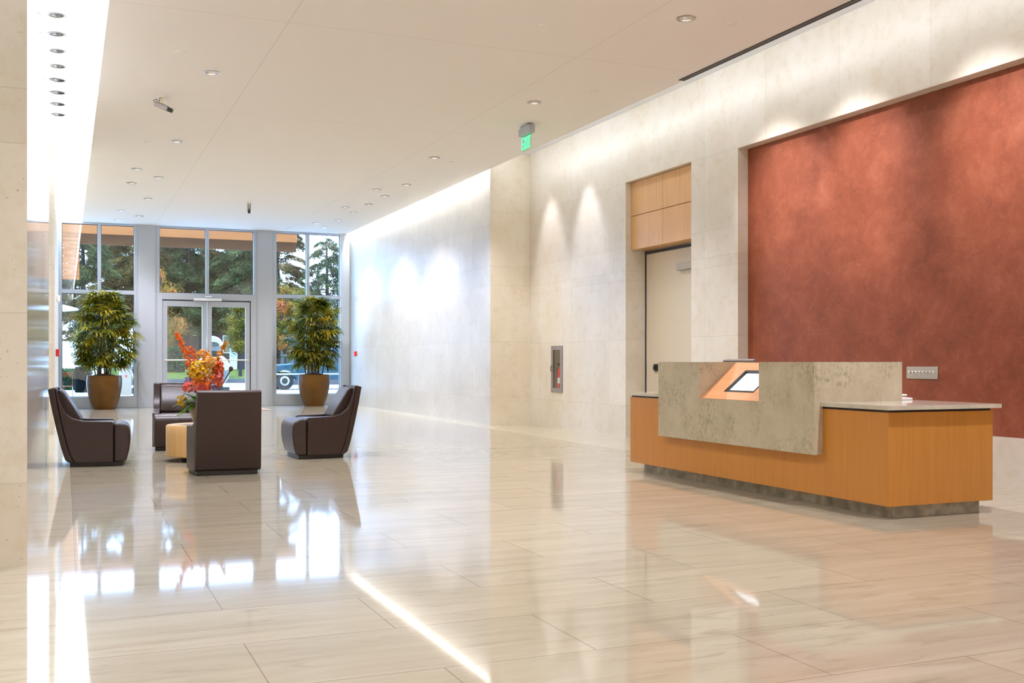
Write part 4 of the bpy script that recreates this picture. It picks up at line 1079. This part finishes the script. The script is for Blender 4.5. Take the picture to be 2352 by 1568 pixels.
# white building wall on the left and white pillar, green post
m = MB(); m.box(-14, 1.6, 50.5, 51, -0.2, 2.0); tag(m.build('garden_wall', simple('white_render', (0.8, 0.8, 0.77), 0.8)), 'white rendered garden wall behind the trash bin', 'wall')
t = empty('gate_pillar', (9.98, 70.0, lawn_z(70.2))); tag(t, 'white gate pillar glimpsed beside the round tree', 'pillar')
m = MB(); m.box(-0.25, 0.25, -0.2, 0.2, 0.0, 1.8); m.build('shaft', simple('white_pillar_paint', (0.85, 0.85, 0.85), 0.7), t, bevel=0.01)
m = MB(); m.box(-0.30, 0.30, -0.25, 0.25, 1.8, 1.9); m.build('cap', M['white'], t, bevel=0.01)
t = empty('bollard_post', (8.15, 52.9, 0.2)); tag(t, 'thin dark green post in front of the lawn', 'post')
m = MB(); m.tube([(0, 0, 0), (0, 0, 1.05)], 0.035, 10); m.build('shaft', dk, t, smooth=True)
m = MB(); m.lathe([(0.05, 1.05), (0.06, 1.08), (0.01, 1.12)], n=14); m.build('cap', dk, t, smooth=True)

# houses
def house(name, loc, sx, sy, hz, rz, wall, roof, label, wins):
    t = empty(name, loc); tag(t, label, 'house', 'houses beyond the lawn')
    m = MB(); m.box(-sx, sx, 0, sy, 0.0, hz); m.build('walls', wall, t)
    m = MB(); e = 0.5
    m.prism([(-e, hz - 0.05), (sy / 2, hz + rz), (sy + e, hz - 0.05), (sy / 2, hz + rz - 0.25)], lambda y, z: (-sx - e, y, z), lambda y, z: (sx + e, y, z)); m.prism([(0, hz - 0.1), (sy / 2, hz + rz - 0.26), (sy, hz - 0.1)], lambda y, z: (-sx, y, z), lambda y, z: (sx, y, z)); m.build('roof', roof, t)
    m = MB(); m.box(-sx - e, sx + e, -e - 0.05, -e, hz - 0.22, hz); m.build('gutter', simple('slate_blue_trim', (0.0585, 0.0765, 0.0900), 0.5), t)
    for (x, z, w_, h_) in wins:
        m = MB(); m.box(x - w_, x + w_, -0.05, 0.02, z - h_, z + h_); fr = m.build('window', M['white'], t)
        m = MB(); m.box(x - w_ + .06, x + w_ - .06, -0.06, -0.05, z - h_ + .06, z + h_ - .06); m.build('pane', simple('house_pane', (0.20, 0.17, 0.10), 0.2), fr)
house('brick_house', (10.3, 86, 0.69), 3.4, 6, 3.4, 2.2, simple('brown_brick', (0.0383, 0.0180, 0.0099), 0.9, noise=0.25, nscale=4), simple('dark_slate', (0.0158, 0.0203, 0.0248), 0.7), 'brown brick house with dark slate roof seen through the doors', [(-0.75, 2.9, 0.4, 0.45), (1.6, 1.8, 0.5, 0.7)])
house('grey_house', (18.0, 88, 0.69), 2.6, 6, 4.4, 0.9, simple('grey_render', (0.0810, 0.0743, 0.0653), 0.9), simple('dark_teal_roof', (0.03, 0.06, 0.065), 0.6), 'grey house with flat dark roof seen in right window bay', [(-1.2, 3.3, 0.35, 0.4), (0.6, 3.3, 0.35, 0.4)])

# blue pickup parked outside the right window bay
t = empty('pickup_truck', (9.75, 43.9, -0.02)); tag(t, 'teal blue pickup truck parked outside the right window bay', 'car')
paint = simple('teal_car_paint', (0.010, 0.058, 0.085), 0.25, 0.2, 0.4, coat=0.4)
prof = [(-2.55, 0.42), (-2.60, 0.62), (-2.55, 0.90), (-2.45, 0.98), (-1.10, 1.06), (-0.35, 1.62), (-0.20, 1.68), (0.80, 1.68), (0.92, 1.62), (0.98, 1.08), (2.62, 1.08), (2.66, 0.60), (2.60, 0.42)]
def arch(cx, r=0.44, z=0.36, k=9): return [(cx + r * math.cos(PI - PI * i / (k - 1)), max(0.40, z + r * math.sin(PI - PI * i / (k - 1)))) for i in range(k)]
poly = prof + list(reversed(arch(1.60))) + list(reversed(arch(-1.62)))
m = MB(); m.prism(poly, lambda x, z: (x, -0.92, z), lambda x, z: (x, 0.92, z)); m.build('body', paint, t, bevel=0.05, seg=3)
m = MB()
for y in (-0.93, 0.93):
    s_ = 0.012 if y > 0 else -0.012
    for q in ([(-0.98, 1.10), (-0.32, 1.56), (0.20, 1.58), (0.20, 1.10)], [(0.26, 1.10), (0.26, 1.58), (0.78, 1.58), (0.86, 1.10)]):
        m.prism(q, lambda x, z, y=y: (x, y - s_, z), lambda x, z, y=y: (x, y, z))
m.build('side_window', simple('car_glass', (0.03, 0.04, 0.045), 0.05), t)
m = MB(); m.box(-2.60, 2.62, -0.935, -0.915, 0.60, 0.66); m.build('side_trim', M['steel'], t, bevel=0.005)
m = MB(); m.box(-2.66, -2.54, -0.90, 0.90, 0.42, 0.60); m.box(2.62, 2.74, -0.90, 0.90, 0.42, 0.60); m.build('bumper', M['steel'], t, bevel=0.02)
m = MB(); m.box(-2.615, -2.50, -0.88, -0.60, 0.68, 0.88); m.box(-2.615, -2.50, 0.60, 0.88, 0.68, 0.88); m.build('headlamp', M['white'], t, bevel=0.01)
for cx in (-1.62, 1.60):
    for y in (-0.80, 0.80):
        m = MB(); a = [(0.20, -0.10), (0.33, -0.11), (0.36, -0.07), (0.36, 0.07), (0.33, 0.11), (0.20, 0.10)]
        q = MB(); q.lathe(a, n=32); q.v = [(cx + vx, y + vz, 0.36 + vy) for vx, vy, vz in q.v]; w_ = q.build('wheel', M['black'], t, smooth=True)
        q = MB(); q.lathe([(0.05, -0.09), (0.16, -0.105), (0.19, -0.11), (0.19, 0.11), (0.16, 0.105), (0.05, 0.09)], n=32)
        q.v = [(cx + vx, y + vz, 0.36 + vy) for vx, vy, vz in q.v]; q.build('hubcap', M['steel'], w_, smooth=True)
